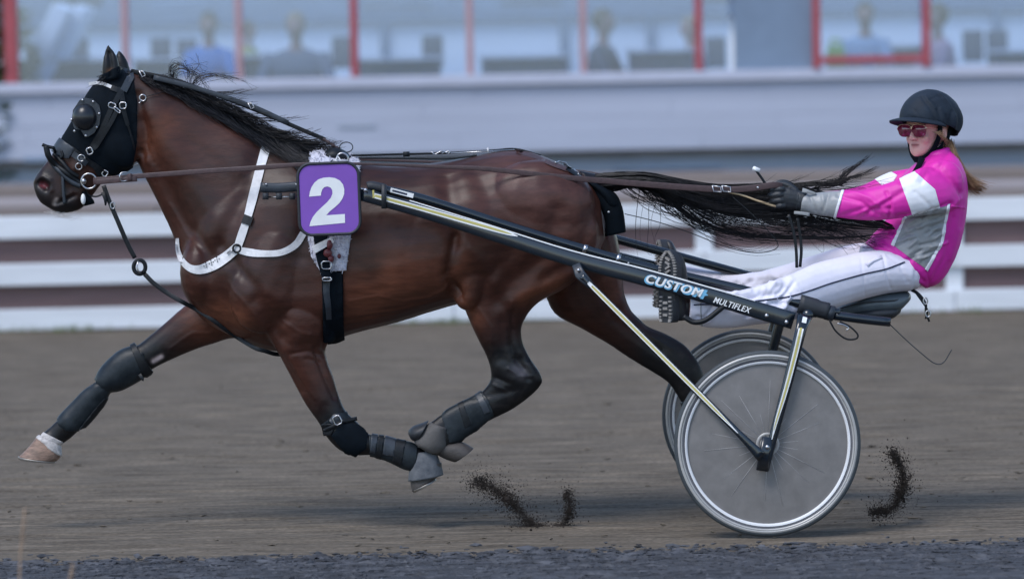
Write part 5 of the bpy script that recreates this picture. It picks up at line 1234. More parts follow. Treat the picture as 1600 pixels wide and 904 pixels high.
# seat
seat = mk('seat', *loft([(1295, 486, 1297, 493, .05, YH), (1310, 473, 1312, 494, .13, YH), (1335, 460, 1337, 492, .17, YH), (1362, 453, 1364, 490, .185, YH), (1395, 452, 1398, 486, .18, YH), (1414, 453, 1412, 475, .15, YH), (1420, 457, 1419, 468, .10, YH)], 28, 5, 2.6), MT['seat'], sul)
mk('seat_shell', *loft([(1300, 489, 1300, 496, .05, YH), (1320, 482, 1322, 499, .14, YH), (1355, 474, 1356, 499, .186, YH), (1388, 472, 1388, 497, .18, YH), (1404, 471, 1402, 488, .14, YH)], 24, 4, 2.6), MT['rubber'], seat)
mk('seat_piping', *tube(cr([tuple(P(x, y, YH - w2)) for x, y, w2 in ((1298, 489, .06), (1312, 482, .13), (1337, 475, .172), (1364, 471, .187), (1397, 469, .182), (1412, 465, .15))], 5), .003, 6), MT['rubber'], seat)
# loose bits behind the seat
mk('seat_strap', *sweep_rect(curve_px([(1424, 452, .52), (1436, 460, .50), (1446, 474, .50), (1447, 488, .50), (1452, 502, .50)], 5), .003, np.linspace(.007, .004, 21)), MT['leather'], sul)
mk('seat_strap', *tube(curve_px([(1430, 456, .5), (1440, 470, .49), (1449, 484, .49), (1446, 498, .49)], 5), .004, 6), MT['leather'], sul)
mk('strap_buckle', *torus(P(1446, 470, .485), 5 * k, .003, sx=.7), MT['steel'], sul); mk('strap_buckle', *torus(P(1450, 490, .485), 5 * k, .003, sx=.8), MT['steel'], sul)
mk('brake_wire', *tube(curve_px([(1391, 507, .2), (1415, 530, .2), (1440, 552, .2), (1460, 567, .2), (1474, 566, .2), (1487, 546, .2)], 6), .0022, 6), MT['rubber'], sul)
mk('loop_cord', *tube(curve_px([(1296, 500, .17), (1306, 517, .17), (1322, 529, .17), (1337, 529, .17), (1340, 522, .17), (1328, 510, .17), (1312, 502, .17)], 6), .004, 6), MT['leather'], sul)
mk('loop_hook', *tube(curve_px([(1308, 505, .16), (1318, 507, .16), (1326, 512, .16), (1322, 516, .16)], 4), .003, 6), MT['steel'], sul)

# ------------------------------------------------------------------ reins and whip
rn = thing('driving_rein', tuple(P(700, 262, .36)), 'brown leather driving rein from the silver bit ring to the near glove', 'rein')
rpts = [(146, 281, .50), (175, 279, .49), (205, 276, .47), (300, 269, .42), (405, 262, .37), (470, 257, .345), (535, 255.5, .33), (620, 258, .34), (700, 261, .345), (760, 264, .345), (870, 276, .37), (960, 284, .41), (1060, 292, .43), (1130, 296, .44), (1175, 294, .44), (1208, 289, .445), (1222, 291, .455)]
rc = curve_px(rpts, 6)
wd = np.interp(np.arange(len(rc)), [0, 12, 26, 34, 40, 48, 60, 72, 96], [.0095, .010, .010, .006, .0055, .0075, .011, .0125, .0125])
mk('strap', *sweep_rect(rc, .0028, wd), MT['brown_leather'], rn)
mk('strap_end', *sweep_rect(curve_px([(146, 285, .495), (178, 282, .482), (214, 279.5, .462)], 4), .003, .0105), MT['brown_leather'], rn)
mk('strap_keeper', *sweep_rect([P(200, 277, .465), P(206, 276.5, .463)], .006, .014), MT['brown_leather'], rn)
mk('buckle', *tube(curve_px([(199, 269, .47), (190, 270, .465), (187, 276, .46), (190, 283, .465), (199, 282, .47)], 4), .003, 6), MT['steel'], rn)
for x0 in (1113, 1128): 
    bq = [(x0, 290, .43), (x0 + 13, 292, .427), (x0 + 14, 300, .427), (x0 + 2, 299, .43), (x0, 290, .43)]
    mk('buckle', *tube([tuple(P(*p)) for p in bq], .0026, 6), MT['steel'], rn)
mk('stud', *ellipsoid(P(1184, 293, .436), .005, .003, .005, nu=10, nv=6), MT['steel'], rn)
fr_ = thing('driving_rein', tuple(P(900, 270, .8)), 'far brown driving rein seen just above the near one over the rump', 'rein')
mk('strap', *sweep_rect(curve_px([(560, 249, .86), (700, 254, .86), (800, 258, .84), (905, 268, .80), (960, 277, .78), (1060, 287, .76), (1130, 292, .76), (1200, 294, .75), (1226, 296, .74)], 6), .0028, np.interp(np.arange(49), [0, 20, 30], [.005, .007, .011])), MT['brown_leather'], fr_)
wh = thing('whip', tuple(P(1190, 275, .47)), 'thin driving whip with white topped handle and tan stick held in the gloves', 'whip')
mk('handle', *tube(curve_px([(1182, 267, .47), (1190, 278, .47), (1200, 292, .47), (1216, 308, .47)], 4), [.0055] * 9 + [.006] * 4, 10), MT['leather'], wh)
mk('knob', *tube([P(1179, 266, .47), P(1180, 264.5, .47), P(1182.5, 263, .47)], [.0125, .0125, .010], 12), MT['white_print'], wh)
mk('knob', *tube([P(1176.5, 262.5, .47), P(1187, 266.5, .47)], [.009, .009], 10), MT['white_print'], wh)
mk('stick', *tube(curve_px([(1140, 301, .45), (1160, 305, .45), (1185, 314, .45), (1214, 323, .455)], 4), [.003 + .0002 * i for i in range(13)], 8), MT['tan'], wh)
mk('lash', *tube(curve_px([(976, 334, .45), (1010, 342, .44), (1045, 352, .43), (1085, 366, .42), (1125, 382, .41), (1165, 393, .40), (1195, 394, .40), (1214, 387, .40), (1213, 376, .40), (1195, 355, .41), (1170, 330, .42), (1145, 308, .44)], 7), .0020, 6), MT['leather'], wh)
mk('hanging_strap', *sweep_rect(curve_px([(1232, 335, .44), (1240, 362, .44), (1244, 390, .44), (1245, 418, .44)], 5), .003, [.006] * 16), MT['leather'], wh)
mk('hanging_strap', *sweep_rect(curve_px([(1246, 340, .45), (1250, 366, .45), (1252, 392, .45), (1250, 417, .45)], 5), .003, [.006] * 16), MT['leather'], wh)

# ================================================================== THE DRIVER
drv = thing('person', tuple(P(1400, 452, YH)), 'seated driver in bright pink jacket, white trousers, black helmet and red sunglasses', 'person')
T_torso = [(1352, 380, 1446, 450, .172, YH), (1362, 368, 1467, 441, .178, YH), (1378, 352, 1484, 418, .18, YH), (1392, 332, 1499, 382, .185, YH), (1400, 312, 1508, 342, .195, YH), (1404, 292, 1511, 306, .205, YH),
           (1412, 274, 1509, 277, .195, YH), (1428, 258, 1500, 252, .15, YH), (1440, 246, 1487, 235, .085, YH), (1443, 239, 1482, 229, .07, YH)]
T_near = [(1476, 268, 1500, 315, .062, .47), (1457, 261, 1488, 328, .070, .44), (1436, 263, 1470, 333, .068, .41), (1408, 278, 1440, 337, .062, .395), (1376, 289, 1395, 342, .056, .395), (1345, 296, 1352, 344, .052, .41),
          (1312, 298, 1305, 339, .047, .435), (1280, 301, 1272, 335, .041, .455), (1254, 303, 1250, 330, .036, .465)]
T_far = [(1450, 262, 1470, 320, .065, .78), (1425, 263, 1440, 318, .065, .82), (1390, 270, 1405, 322, .058, .84), (1350, 288, 1358, 328, .052, .82), (1312, 297, 1310, 330, .045, .78), (1275, 301, 1270, 328, .038, .75), (1250, 302, 1248, 326, .035, .73)]
L_near = [(1425, 398, 1422, 455, .10, .53), (1378, 390, 1378, 460, .105, .48), (1322, 398, 1330, 473, .098, .42), (1270, 413, 1282, 488, .088, .34), (1228, 430, 1238, 500, .076, .27), (1186, 446, 1192, 506, .067, .22), (1142, 455, 1142, 512, .064, .185), (1106, 452, 1102, 511, .062, .16), (1079, 449, 1076, 500, .058, .145)]
L_far = [(1412, 392, 1412, 450, .10, .72), (1350, 379, 1355, 440, .098, .80), (1290, 393, 1296, 450, .088, .88), (1232, 411, 1236, 464, .074, .95), (1186, 424, 1188, 472, .065, 1.0), (1142, 425, 1142, 472, .06, 1.04), (1102, 421, 1100, 468, .057, 1.06), (1062, 411, 1060, 458, .052, 1.08)]
def thin(st, f):
    return [((s[0] + s[2]) / 2 + (s[0] - s[2]) / 2 * f, (s[1] + s[3]) / 2 + (s[1] - s[3]) / 2 * f, (s[0] + s[2]) / 2 - (s[0] - s[2]) / 2 * f, (s[1] + s[3]) / 2 - (s[1] - s[3]) / 2 * f, s[4] * f, s[5]) for s in st]

# head frame: f forward, s towards the near ear, u up
yaw = R(46); fF = Vector((-math.cos(yaw), -math.sin(yaw), -.02)).normalized(); sS = Vector((math.sin(yaw), -math.cos(yaw), 0)); uU = fF.cross(sS).normalized()
if uU.z < 0: uU = -uU
HC = P(1451, 243, YH + .01)
def HW(h, f, s): return HC + uU * h + fF * f + sS * s
prof = [(-.004, .066, .036, .014), (.006, .084, .022, .030), (.020, .0905, -.002, .042), (.036, .0905, -.030, .051), (.055, .0885, -.056, .058), (.078, .0885, -.076, .065), (.100, .0885, -.088, .070), (.120, .0895, -.096, .073), (.145, .092, -.100, .076), (.172, .086, -.100, .076), (.198, .062, -.084, .064), (.214, .028, -.05, .042), (.221, .0, -.022, .016)]
pc = cr(prof, 4); th = np.arange(32) / 32 * 2 * np.pi; Rg = []
for h, a, b, w2 in pc:
    c0 = (a + b) / 2; d0 = (a - b) / 2
    Rg.append([tuple(HW(h, c0 + d0 * np.sign(math.cos(t)) * abs(math.cos(t)) ** .85, w2 * np.sign(math.sin(t)) * abs(math.sin(t)) ** .85)) for t in th])
skull = rings(np.array(Rg))
hrot = np.array([[fF.x, sS.x, uU.x], [fF.y, sS.y, uU.y], [fF.z, sS.z, uU.z]])
fe = lambda h, f, s, rf, rs, ru: ellipsoid(HW(h, f, s), rf, rs, ru, hrot, 14, 10)
face = [skull, tube([HW(.118, .088, 0), HW(.095, .098, 0), HW(.078, .1075, 0)], [.008, .010, .0115], 10), fe(.074, .101, 0, .012, .016, .008), fe(.073, .096, .013, .009, .007, .006), fe(.073, .096, -.013, .009, .007, .006),
        fe(.052, .086, 0, .0075, .021, .004), fe(.0425, .085, 0, .0078, .018, .0048), fe(.012, .076, 0, .014, .020, .014), fe(.072, .066, .034, .020, .022, .024), fe(.072, .066, -.034, .020, .022, .024),
        fe(.128, .083, .030, .014, .026, .010), fe(.128, .083, -.030, .014, .026, .010), fe(.108, .078, .031, .013, .015, .010), fe(.108, .078, -.031, .013, .015, .010),
        fe(.095, -.012, .074, .018, .007, .031), fe(.095, -.012, -.074, .018, .007, .031), fe(.074, -.004, .072, .010, .006, .012)]
def hand(x, y, Y, sg, f=1.0):
    """closed hand holding the reins: palm, four curled fingers of different length and a thumb; sg -1: back of the hand towards the camera"""
    out = [tube([P(x + 34, y + 5, Y), P(x + 22, y + 3, Y), P(x + 6, y, Y), P(x - 8, y - 1, Y)], np.array([[.022, .030], [.022, .038], [.021, .043], [.017, .041]]) * f, 14)]
    for i, (dy, ln, r) in enumerate(((-13, .92, .0118), (-4.5, 1.0, .0122), (4.5, .95, .0118), (13, .78, .0105))):
        kx = x - 9 + abs(i - 1.2) * 1.8; ky = y + dy - .5
        q = [P(kx + 6, ky, Y + sg * .008), P(kx, ky, Y + sg * .012), P(kx - 11 * ln, ky + 1, Y + sg * .002), P(kx - 14 * ln, ky + 2, Y - sg * .022), P(kx - 5 * ln, ky + 2.5, Y - sg * .040), P(kx + 6, ky + 2, Y - sg * .036), P(kx + 9, ky + 1.5, Y - sg * .026)]
        out.append(tube(cr([tuple(p) for p in q], 4), np.interp(np.arange(25), [0, 4, 8, 10, 14, 20, 24], [r * .9, r * 1.08, r * .95, r * 1.05, r * .92, r * .85, r * .6]) * f, 10))
    q = [P(x + 18, y - 10, Y - sg * .004), P(x + 6, y - 19, Y - sg * .012), P(x - 6, y - 21, Y - sg * .016), P(x - 16, y - 17, Y - sg * .020)]
    out.append(tube(cr([tuple(p) for p in q], 4), np.interp(np.arange(13), [0, 6, 9, 12], [.015, .0125, .0125, .008]) * f, 10))
    return out
body = face + [tube([HW(.03, -.035, 0), HW(-.02, -.04, 0), P(1463, 262, YH)], [.056, .055, .062], 16), loft(thin(T_torso, .82), 20, 3, 2.3), loft(thin(T_near, .60), 14, 3), loft(thin(T_far, .60), 14, 3), loft(thin(L_near, .66), 14, 3), loft(thin(L_far, .66), 14, 3)]
body += [tube([P(1258, 316, .465), P(1240, 312, .465)], [.017, .015], 12), tube([P(1254, 314, .735), P(1240, 309, .735)], [.017, .015], 12)] + hand(1226, 309, .465, -1, .78) + hand(1226, 306, .735, 1, .78)
bodym = remesh(body, .0036, 4, .5)
V = get_v(bodym); cc = np.array([0.68, 0.38, 0.33]); C = np.tile(cc, (len(V), 1))
def nb(h, f, s, r): return np.exp(-(np.linalg.norm(V - np.array(HW(h, f, s)), axis=1) / r) ** 2)[:, None]
C = C * (1 - .75 * nb(.047, .095, 0, .012)) + np.array([.40, .13, .13]) * .75 * nb(.047, .095, 0, .012)
for s_ in (.012, -.012): C = C * (1 - .7 * nb(.047, .092, s_, .009)) + np.array([.40, .13, .13]) * .7 * nb(.047, .092, s_, .009)
for s_ in (.04, -.04): C = C * (1 - .2 * nb(.072, .075, s_, .022)) + np.array([.58, .22, .19]) * .2 * nb(.072, .075, s_, .022)
rl = V - np.array(HC); hh_, ff_, ss_ = rl @ np.array(uU), rl @ np.array(fF), rl @ np.array(sS)
mw = (np.exp(-((hh_ - .0475 + .18 * np.abs(ss_) * 0) / .0028) ** 2) * np.clip((.023 - np.abs(ss_)) / .006, 0, 1) * (ff_ > .055))[:, None]
C = C * (1 - .8 * mw) + np.array([.17, .045, .045]) * .8 * mw
nw = (np.exp(-((hh_ - .066) / .003) ** 2 - ((np.abs(ss_) - .008) / .0045) ** 2) * (ff_ > .085))[:, None]; C = C * (1 - .7 * nw) + np.array([.20, .07, .06]) * .7 * nw  # shade in the nostrils painted into the skin colour
set_col(bodym, C, 'skin')
MT['skin_tone'] = M('face_skin', (.5, .3, .25), .48, attr='skin', var=.05, scale=40, spec=.4)
MT['skin_tone'].node_tree.nodes['Principled BSDF'].inputs['Subsurface Weight'].default_value = .08
mkm('body', bodym, MT['skin_tone'], drv)
for s_ in (.031, -.031):
    mk('eye', *ellipsoid(HW(.110, .082, s_), .012, .012, .0105, hrot, 12, 8), MT['white_print'], drv); 

# jacket
jk = remesh([loft(T_torso, 30, 4, 2.4), loft(T_near, 20, 4), loft(T_far, 20, 4), E(1472, 285, .47, 34, 36, .07), E(1450, 285, .78, 34, 34, .07)], .005, 6)
Rf = random.Random(3); folds = []
for _ in range(34):       # ruched side panel
    x = Rf.uniform(1405, 1468); y = Rf.uniform(330, 408); a = R(Rf.uniform(15, 60)); L = Rf.uniform(12, 30)
    folds.append(([(x - L / 2 * math.cos(a), y + L / 2 * math.sin(a) * .6), (x, y), (x + L / 2 * math.cos(a), y - L / 2 * math.sin(a) * .6)], 2.4, Rf.choice([.007, -.007]), -1, .60))
folds += [([(1310, 305), (1345, 315), (1370, 335)], 4, -.006, -1, .6), ([(1330, 298), (1360, 310), (1385, 332)], 4, .005, -1, .6), ([(1345, 340), (1380, 318), (1410, 300)], 5, -.006, -1, .6), ([(1350, 330), (1390, 308)], 4, .005, -1, .6),
          ([(1320, 335), (1350, 326), (1390, 326)], 4, -.005, -1, .6), ([(1385, 300), (1392, 320), (1390, 338)], 3, -.005, -1, .6), ([(1430, 300), (1450, 318), (1462, 332)], 4, -.003, -1, .6), ([(1405, 338), (1440, 336), (1485, 318)], 4, -.010, -1, .6),
          ([(1470, 265), (1488, 285), (1500, 300)], 5, -.005, -1, .6), ([(1452, 262), (1440, 285)], 4, -.004, -1, .6), ([(1480, 240), (1470, 258), (1455, 268)], 5, -.006, -1, 2), ([(1430, 256), (1420, 275), (1408, 284)], 4, -.006, -1, 2), ([(1440, 262), (1432, 280)], 3, .005, -1, 2),
          ([(1490, 340), (1478, 400), (1455, 440)], 4, -.004, -1, .6), ([(1370, 365), (1400, 390), (1420, 425)], 4, -.005, -1, .6), ([(1358, 378), (1395, 400), (1415, 440)], 3, .005, -1, .6), ([(1500, 310), (1490, 322), (1470, 326)], 4, .005, -1, .6),
          ([(1430, 425), (1445, 440)], 3, -.006, -1, .6), ([(1450, 425), (1452, 446)], 3, -.006, -1, .6), ([(1425, 410), (1436, 440)], 3, .005, -1, .6), ([(1265, 305), (1275, 330)], 3, -.004, -1, .6), ([(1285, 302), (1290, 335)], 3, .004, -1, .6), ([(1295, 305), (1285, 330)], 3, -.004, -1, .6),
          ([(1380, 350), (1390, 365), (1398, 378)], 4, .004, -1, .6), ([(1500, 360), (1485, 405)], 4, .003, -1, .6)]
sculpt(jk, [(q[0], q[1] * .9, q[2] * 1.2, *q[3:]) for q in folds]); V = get_v(jk); set_v(jk, V + get_n(jk) * (0.0016 * fbm(V, 26, 3, 21))[:, None])
mkm('jacket', jk, MT['pink'], drv); jacket = bpy.data.objects['jacket']
JB = bvh_of(jk)
def panel(name, poly, mat, thick=.002, ymn=None, ymx=.60, par=None): 
    V, Fc = shell(jk, poly, thick, .45, ymn, ymx); return mk(name, V, Fc, MT[mat], par or jacket)
panel('sleeve_band', [(1405, 279), (1429, 268), (1461, 296), (1469, 325), (1426, 337)], 'white_nylon')
panel('sleeve_band', [(1366, 279), (1388, 266), (1402, 274), (1388, 298)], 'white_nylon', ymn=.70, ymx=2)
panel('side_panel', [(1415, 338), (1482, 321), (1470, 380), (1447, 420), (1421, 402), (1395, 382), (1405, 361)], 'silver')
panel('piping', [(1480, 320), (1484, 319), (1473, 381), (1469, 380)], 'white_nylon', .005); panel('piping', [(1469, 379), (1473, 380), (1449, 423), (1445, 420)], 'white_nylon', .005)
panel('piping', [(1413, 338), (1417, 338), (1407, 362), (1403, 361)], 'white_nylon', .005); panel('piping', [(1403, 360), (1407, 361), (1397, 384), (1393, 382)], 'white_nylon', .005)
panel('cuff', [(1250, 298), (1319, 293), (1303, 342), (1250, 338)], 'silver', .002); panel('piping', [(1317, 292), (1321, 292), (1305, 343), (1301, 343)], 'white_nylon', .005)
panel('zip_seam', [(1486, 320), (1508, 324), (1508, 326), (1486, 323)], 'pink', .004)
mk('cuff_tab', *sweep_rect(curve_px([(1254, 297, .44), (1262, 299, .43), (1275, 303, .43)], 4), .003, np.linspace(.009, .005, 9)), MT['silver'], jacket)
mk('cuff_tab', *sweep_rect(curve_px([(1241, 332, .44), (1252, 333, .43), (1265, 335, .43)], 4), .003, np.linspace(.006, .007, 9)), MT['silver'], jacket)
mk('collar', *loft([(1431, 262, 1492, 250, .105, YH), (1436, 252, 1490, 240, .092, YH), (1440, 243, 1486, 231, .080, YH), (1443, 240, 1483, 229, .070, YH)], 24, 4), MT['pink'], jacket)

# trousers
tr_ = remesh([loft(L_near, 20, 4), loft(L_far, 20, 4), loft([(1345, 384, 1345, 440, .12, YH), (1375, 380, 1378, 458, .18, YH), (1405, 386, 1405, 457, .19, YH), (1428, 400, 1428, 452, .17, YH), (1438, 415, 1437, 446, .10, YH)], 24, 4, 2.4)], .0052, 6)
tf = []
for _ in range(30):
    x = Rf.uniform(1090, 1240); y = 480 - (x - 1090) * .14 + Rf.uniform(-24, 22); a = R(Rf.uniform(-20, 60)); L = Rf.uniform(12, 34)
    tf.append(([(x - L / 2 * math.cos(a), y + L / 2 * math.sin(a)), (x, y + 2), (x + L / 2 * math.cos(a), y - L / 2 * math.sin(a))], 3.4, Rf.choice([.009, -.009]), -1, .6))
for _ in range(14):
    x = Rf.uniform(1080, 1230); y = 440 + Rf.uniform(-12, 12); a = R(Rf.uniform(-40, 40)); L = Rf.uniform(15, 30)
    tf.append(([(x - L / 2 * math.cos(a), y + L / 2 * math.sin(a)), (x + L / 2 * math.cos(a), y - L / 2 * math.sin(a))], 4, Rf.choice([.008, -.008]), .7, 2))
tf += [([(1380, 400), (1385, 425), (1392, 450)], 2, -.004, -1, .6), ([(1345, 402), (1350, 440), (1352, 462)], 2, -.002, -1, .6), ([(1222, 432), (1238, 455), (1236, 490)], 4, -.005, -1, .6), ([(1232, 428), (1250, 455), (1250, 485)], 4, .004, -1, .6), ([(1386, 398), (1405, 412), (1418, 440)], 3, -.004, -1, .6), ([(1355, 392), (1378, 396)], 3, -.004, -1, .6)]
sculpt(tr_, tf); V = get_v(tr_); set_v(tr_, V + get_n(tr_) * (0.0016 * fbm(V, 24, 3, 31))[:, None])
mkm('trousers', tr_, MT['trousers'], drv); tro = bpy.data.objects['trousers'] if 'trousers' in bpy.data.objects else None
tro = [o for o in drv.children if o.name.startswith('trousers')][0]
TB = bvh_of(tr_)
def ontr(pts, w_, mat, name, th=.002): mk(name, *strap_v(TB, pts, w_, th, 5, .4), MT[mat], tro)
ontr([(1414, 409), (1385, 420), (1350, 428), (1300, 442), (1262, 455), (1228, 464), (1180, 470), (1130, 474), (1084, 476)], 2.4, 'navy', 'side_stripe', .002)
ontr([(1098, 452), (1095, 480), (1097, 510)], 1.5, 'silver', 'hem_seam'); ontr([(1354, 414), (1364, 406), (1378, 401)], 6, 'trousers', 'pocket_flap', .004)

# gloves
for (x, y, Y, sg) in ((1226, 309, .465, -1), (1226, 306, .735, 1)):
    gm = remesh(hand(x, y, Y, sg) + [tube([P(x + 32, y + 6, Y), P(x + 20, y + 4, Y)], np.array([[.034, .041], [.031, .039]]), 16)], .0026, 2); mkm('glove', gm, MT['glove'], drv)

# boots
def driver_boot(heel, nrm, label=None):
    n_ = Vector(nrm).normalized(); L = Vector((.02, 0, 1)).normalized(); d = -n_; s = L.cross(n_).normalized()
    def W(h, dd, ss): return heel + L * h + d * dd + s * ss
    out = [(0, .026), (.012, .034), (.05, .036), (.10, .032), (.14, .036), (.19, .047), (.225, .046), (.255, .036), (.275, .020), (.284, .004)]
    oc_ = cr(out, 3)
    def outline(dd, f=1.0): return [W(h, dd, w_ * f) for h, w_ in oc_] + [W(h, dd, -w_ * f) for h, w_ in oc_[::-1]]
    th_ = np.arange(18) / 18 * 2 * np.pi; Rg = []
    for h, dep, w_ in cr([(.004, .085, .026), (.03, .125, .037), (.06, .135, .040), (.095, .125, .040), (.125, .095, .040), (.17, .070, .045), (.215, .058, .045), (.25, .046, .036), (.272, .034, .022), (.281, .022, .008)], 3):
        Rg.append([tuple(W(h, .012 + dep / 2 + dep / 2 * math.cos(t), w_ * math.sin(t))) for t in th_])
    b_ = mk('boot', *rings(np.array(Rg)), MT['boot_black'], drv, label=label)
    mk('boot_shaft', *tube([W(.055, .06, 0), W(.062, .13, 0), W(.06, .21, 0)], [.043, .046, .044], 16), MT['boot_black'], b_)
    o1, o2 = outline(-.008), outline(.020, .97); n = len(o1)
    mk('sole', [tuple(p) for p in o1 + o2], [tuple(range(n)), tuple(range(2 * n - 1, n - 1, -1))] + [(i, n + i, n + (i + 1) % n, (i + 1) % n) for i in range(n)], MT['rubber'], b_, False)
    g = G(); rot = Matrix((d, s, L)).transposed()
    for h, w_ in cr(out, 3)[2:-2:1]:
        if .10 < h < .135: continue
        for sg in (-1, 1):
            g.box(W(h, -.012 if h > .1 else -.0245, sg * (w_ - .010)), (.009, .013, .0062), rot)
    for h in np.arange(.15, .25, .0165): g.box(W(h, -.012, 0), (.009, .024, .008), rot @ Matrix.Rotation(.5 if int(h * 1000) % 2 else -.5, 3, 'X'))
    for h in (.03, .055, .078): g.box(W(h, -.0245, 0), (.009, .022, .010), rot)
    g.obj('sole_lugs', MT['sole'], b_, False, kind='stuff')
    o1, o2 = [W(h, -.022, w_) for h, w_ in oc_ if h < .092], [W(h, -.022, -w_) for h, w_ in oc_ if h < .092][::-1]; q1 = o1 + o2
    q2 = [p + d * .016 for p in q1]; n = len(q1)
    mk('heel', [tuple(p) for p in q1 + q2], [tuple(range(n)), tuple(range(2 * n - 1, n - 1, -1))] + [(i, n + i, n + (i + 1) % n, (i + 1) % n) for i in range(n)], MT['rubber'], b_, False)
    return b_
driver_boot(P(1046, 503, .105), (-.66, -.75, .0)); driver_boot(P(1033, 480, 1.10), (-.97, -.25, .0))

# helmet with its cloth cover
hc = HW(.150, -.010, 0)
V, Fc = ellipsoid(hc, .134, .112, .118, hrot, 130, 84)
tl_ = Vector(fF) * .20 + uU * 1.0; tl_.normalize()
bm = bmesh.new(); vs = [bm.verts.new(v) for v in V]; [bm.faces.new([vs[i] for i in f]) for f in Fc]
bmesh.ops.bisect_plane(bm, geom=bm.verts[:] + bm.edges[:] + bm.faces[:], dist=1e-6, plane_co=HW(.104, -.05, 0), plane_no=-(uU * 1.0 - fF * .33).normalized(), clear_outer=True)
bmesh.ops.recalc_face_normals(bm, faces=bm.faces[:])
me = bpy.data.meshes.new('helmet'); bm.to_mesh(me); bm.free()
V = get_v(me); N = get_n(me); rel = V - np.array(hc); lf, ls, lu = rel @ np.array(fF), rel @ np.array(sS), rel @ np.array(uU)
D = .012 * np.clip(-lf / .13, 0, 1) * np.clip(.7 - lu / .12, 0, 1)
ang = np.arctan2(ls, -lf)
D += .0095 * np.abs(np.sin(ang * 4.5 + 1.2 * np.sin(lu * 30 + 2) + 6 * lu)) ** .7 * np.clip((-lf + .05) / .12, 0, 1) * np.clip(1 - lu / .11, 0, 1)
D += .0045 * np.exp(-((lf + .02 - .25 * lu) / .008) ** 2) * (lu < .10)
D += .0015 * fbm(V, 40, 3, 41)
set_v(me, V + N * D[:, None])
sculpt(me, [([(1441, 152), (1454, 169), (1464, 191)], 2.6, -.0050), ([(1446, 151), (1460, 169), (1468, 188)], 2.6, .0040), ([(1453, 156), (1466, 150), (1478, 150)], 1.8, -.0035), ([(1464, 172), (1468, 186), (1470, 200)], 2.2, -.0045),
            ([(1470, 170), (1475, 188), (1478, 204)], 2.4, .0045), ([(1487, 174), (1484, 192), (1486, 206)], 2.4, -.0045), ([(1478, 180), (1482, 196), (1490, 208)], 2.0, -.0040), ([(1493, 180), (1492, 198)], 2.4, .0040), ([(1430, 172), (1437, 184)], 2.2, -.0025), ([(1410, 160), (1402, 184)], 6, .0030), ([(1420, 182), (1450, 190), (1480, 206)], 2.5, -.0030)])
hel = mkm('helmet', me, MT['helmet'], drv); sm = hel.modifiers.new('thickness', 'SOLIDIFY'); sm.thickness = .006; sm.offset = -1
def peak(off):
    V = []; n = 17
    for r_ in range(6):
        for i in range(n):
            a = R(-78 + 156 * i / (n - 1)); e = r_ / 5; ext = .088 * math.cos(a) ** .7 * e
            V.append(tuple(HW(.157 - .034 * (1 - math.cos(a)) + off + .004 * e - .010 * e * e - .006 * math.sin(a) ** 2 * e, -.008 + (.122 + ext) * math.cos(a), (.104 + ext * .35) * math.sin(a))))
    return V, n
A, n = peak(.004); Bv, _ = peak(-.003); nn_ = len(A)
Fq = [(r_ * n + i, r_ * n + i + 1, (r_ + 1) * n + i + 1, (r_ + 1) * n + i) for r_ in range(5) for i in range(n - 1)]
Fq2 = [tuple(nn_ + i for i in f[::-1]) for f in Fq]; e = [(5 * n + i, 5 * n + i + 1, nn_ + 5 * n + i + 1, nn_ + 5 * n + i) for i in range(n - 1)]
mk('peak', A + Bv, Fq + Fq2 + e, MT['helmet'], hel)
# sunglasses
for s_ in (.036, -.036):
    th_ = np.arange(28) / 28 * 2 * np.pi; ring = []
    for t in th_:
        cx2 = math.cos(t); sx2 = math.sin(t); wv = .0350 * (1.0 + .10 * (sx2 > 0)); hv2 = .0220 if sx2 > 0 else .0290
        x = s_ + wv * np.sign(cx2) * abs(cx2) ** .8; z = .109 + hv2 * np.sign(sx2) * abs(sx2) ** .8
        ring.append((z, .1065 - .11 * max(0, abs(x) - .02) ** 1.0 * .45, x))
    o1 = [HW(*q) for q in ring]; o2 = [HW(q[0], q[1] - .003, q[2]) for q in ring]; cen = HW(.109, .1105 - .01, s_); n = len(o1)
    ln_ = mk('lens', [tuple(p) for p in o1 + o2] + [tuple(cen)], [(i, (i + 1) % n, 2 * n) for i in range(n)] + [(i, n + i, n + (i + 1) % n, (i + 1) % n) for i in range(n)], MT['lens'], drv)
    top = [o1[i] for i in range(0, n // 2 + 1)]
    mk('glasses_frame', *tube([tuple(p + fF * .001) for p in top], .0016, 6), MT['gold'], drv)
    sg = 1 if s_ > 0 else -1
    mk('glasses_arm', *tube([HW(.118, .092, sg * .062), HW(.116, .04, sg * .074), HW(.110, -.01, sg * .078)], .0018, 6), MT['gold'], drv)
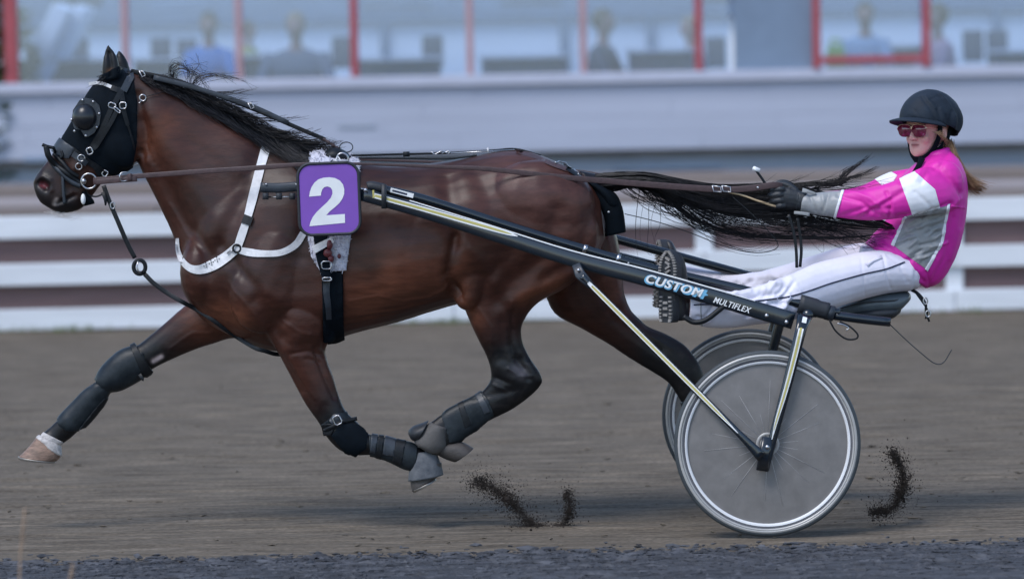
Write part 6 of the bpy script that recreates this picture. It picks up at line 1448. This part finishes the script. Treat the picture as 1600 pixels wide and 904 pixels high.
mk('glasses_bridge', *tube([HW(.120, .106, -.008), HW(.121, .109, 0), HW(.120, .106, .008)], .0016, 6), MT['gold'], drv)
# chin straps
for s_ in (1, -1):
    mk('chin_strap', *sweep_rect(cr([tuple(HW(*q)) for q in ((.130, .022, s_ * .082), (.085, .026, s_ * .078), (.05, .034, s_ * .068), (.018, .048, s_ * .053), (-.008, .068, s_ * .028), (-.012, .078, 0))], 5), .0035, [.0125] * 26, ref=tuple(sS * s_)), MT['hood'], drv)
mk('chin_strap', *sweep_rect(cr([tuple(HW(*q)) for q in ((.112, -.055, .074), (.07, -.030, .074), (.035, .0, .066), (.012, .030, .056))], 5), .0035, [.010] * 16, ref=tuple(sS)), MT['hood'], drv)
mk('strap_clip', *ellipsoid(HW(.002, .030, .056), .026, .010, .012, hrot, 12, 8), MT['hood'], drv)
mk('strap_end', *sweep_rect(curve_px([(1441, 247, .52), (1436, 258, .49), (1430, 266, .48), (1426, 271, .475)], 4), .004, np.linspace(.013, .005, 13)), MT['hood'], drv)
# ponytail
pn = []
for i in range(260):
    a, b, c_ = Rf.gauss(0, 1), Rf.gauss(0, 1), Rf.random()
    pn.append([(1478 + a * 4, 222 + b * 3, YH + .02), (1488 + a * 2, 238 + b * 2, YH - .01 + .02 * b), (1498 + a * 2.5, 258, YH - .02 + .015 * b), (1507 + a * 3.5, 277 + b * 3, YH - .02 + .02 * b), (1516 + a * 5 + c_ * 6, 290 + b * 4 - c_ * 2, YH - .02 + .02 * b), (1524 + a * 6 + c_ * 14, 297 + b * 4 - a * 1.5, YH - .02 + .03 * b)])
S = hair_px(pn, 10); V, Fc = strands(S, RNG.uniform(.0010, .0018, len(S)), np.full(len(S), .0004)); mk('ponytail', V, Fc, MT['brown_hair'], drv)
S = hair_px([[(1466 + Rf.gauss(0, 5), 206, .515), (1472 + Rf.gauss(0, 3), 214 + Rf.gauss(0, 3), .52), (1480 + Rf.gauss(0, 3), 224 + Rf.gauss(0, 3), .55)] for _ in range(26)], 5)
V, Fc = strands(S, np.full(26, .0010), np.full(26, .0004)); mk('side_hair', V, Fc, MT['brown_hair'], drv)
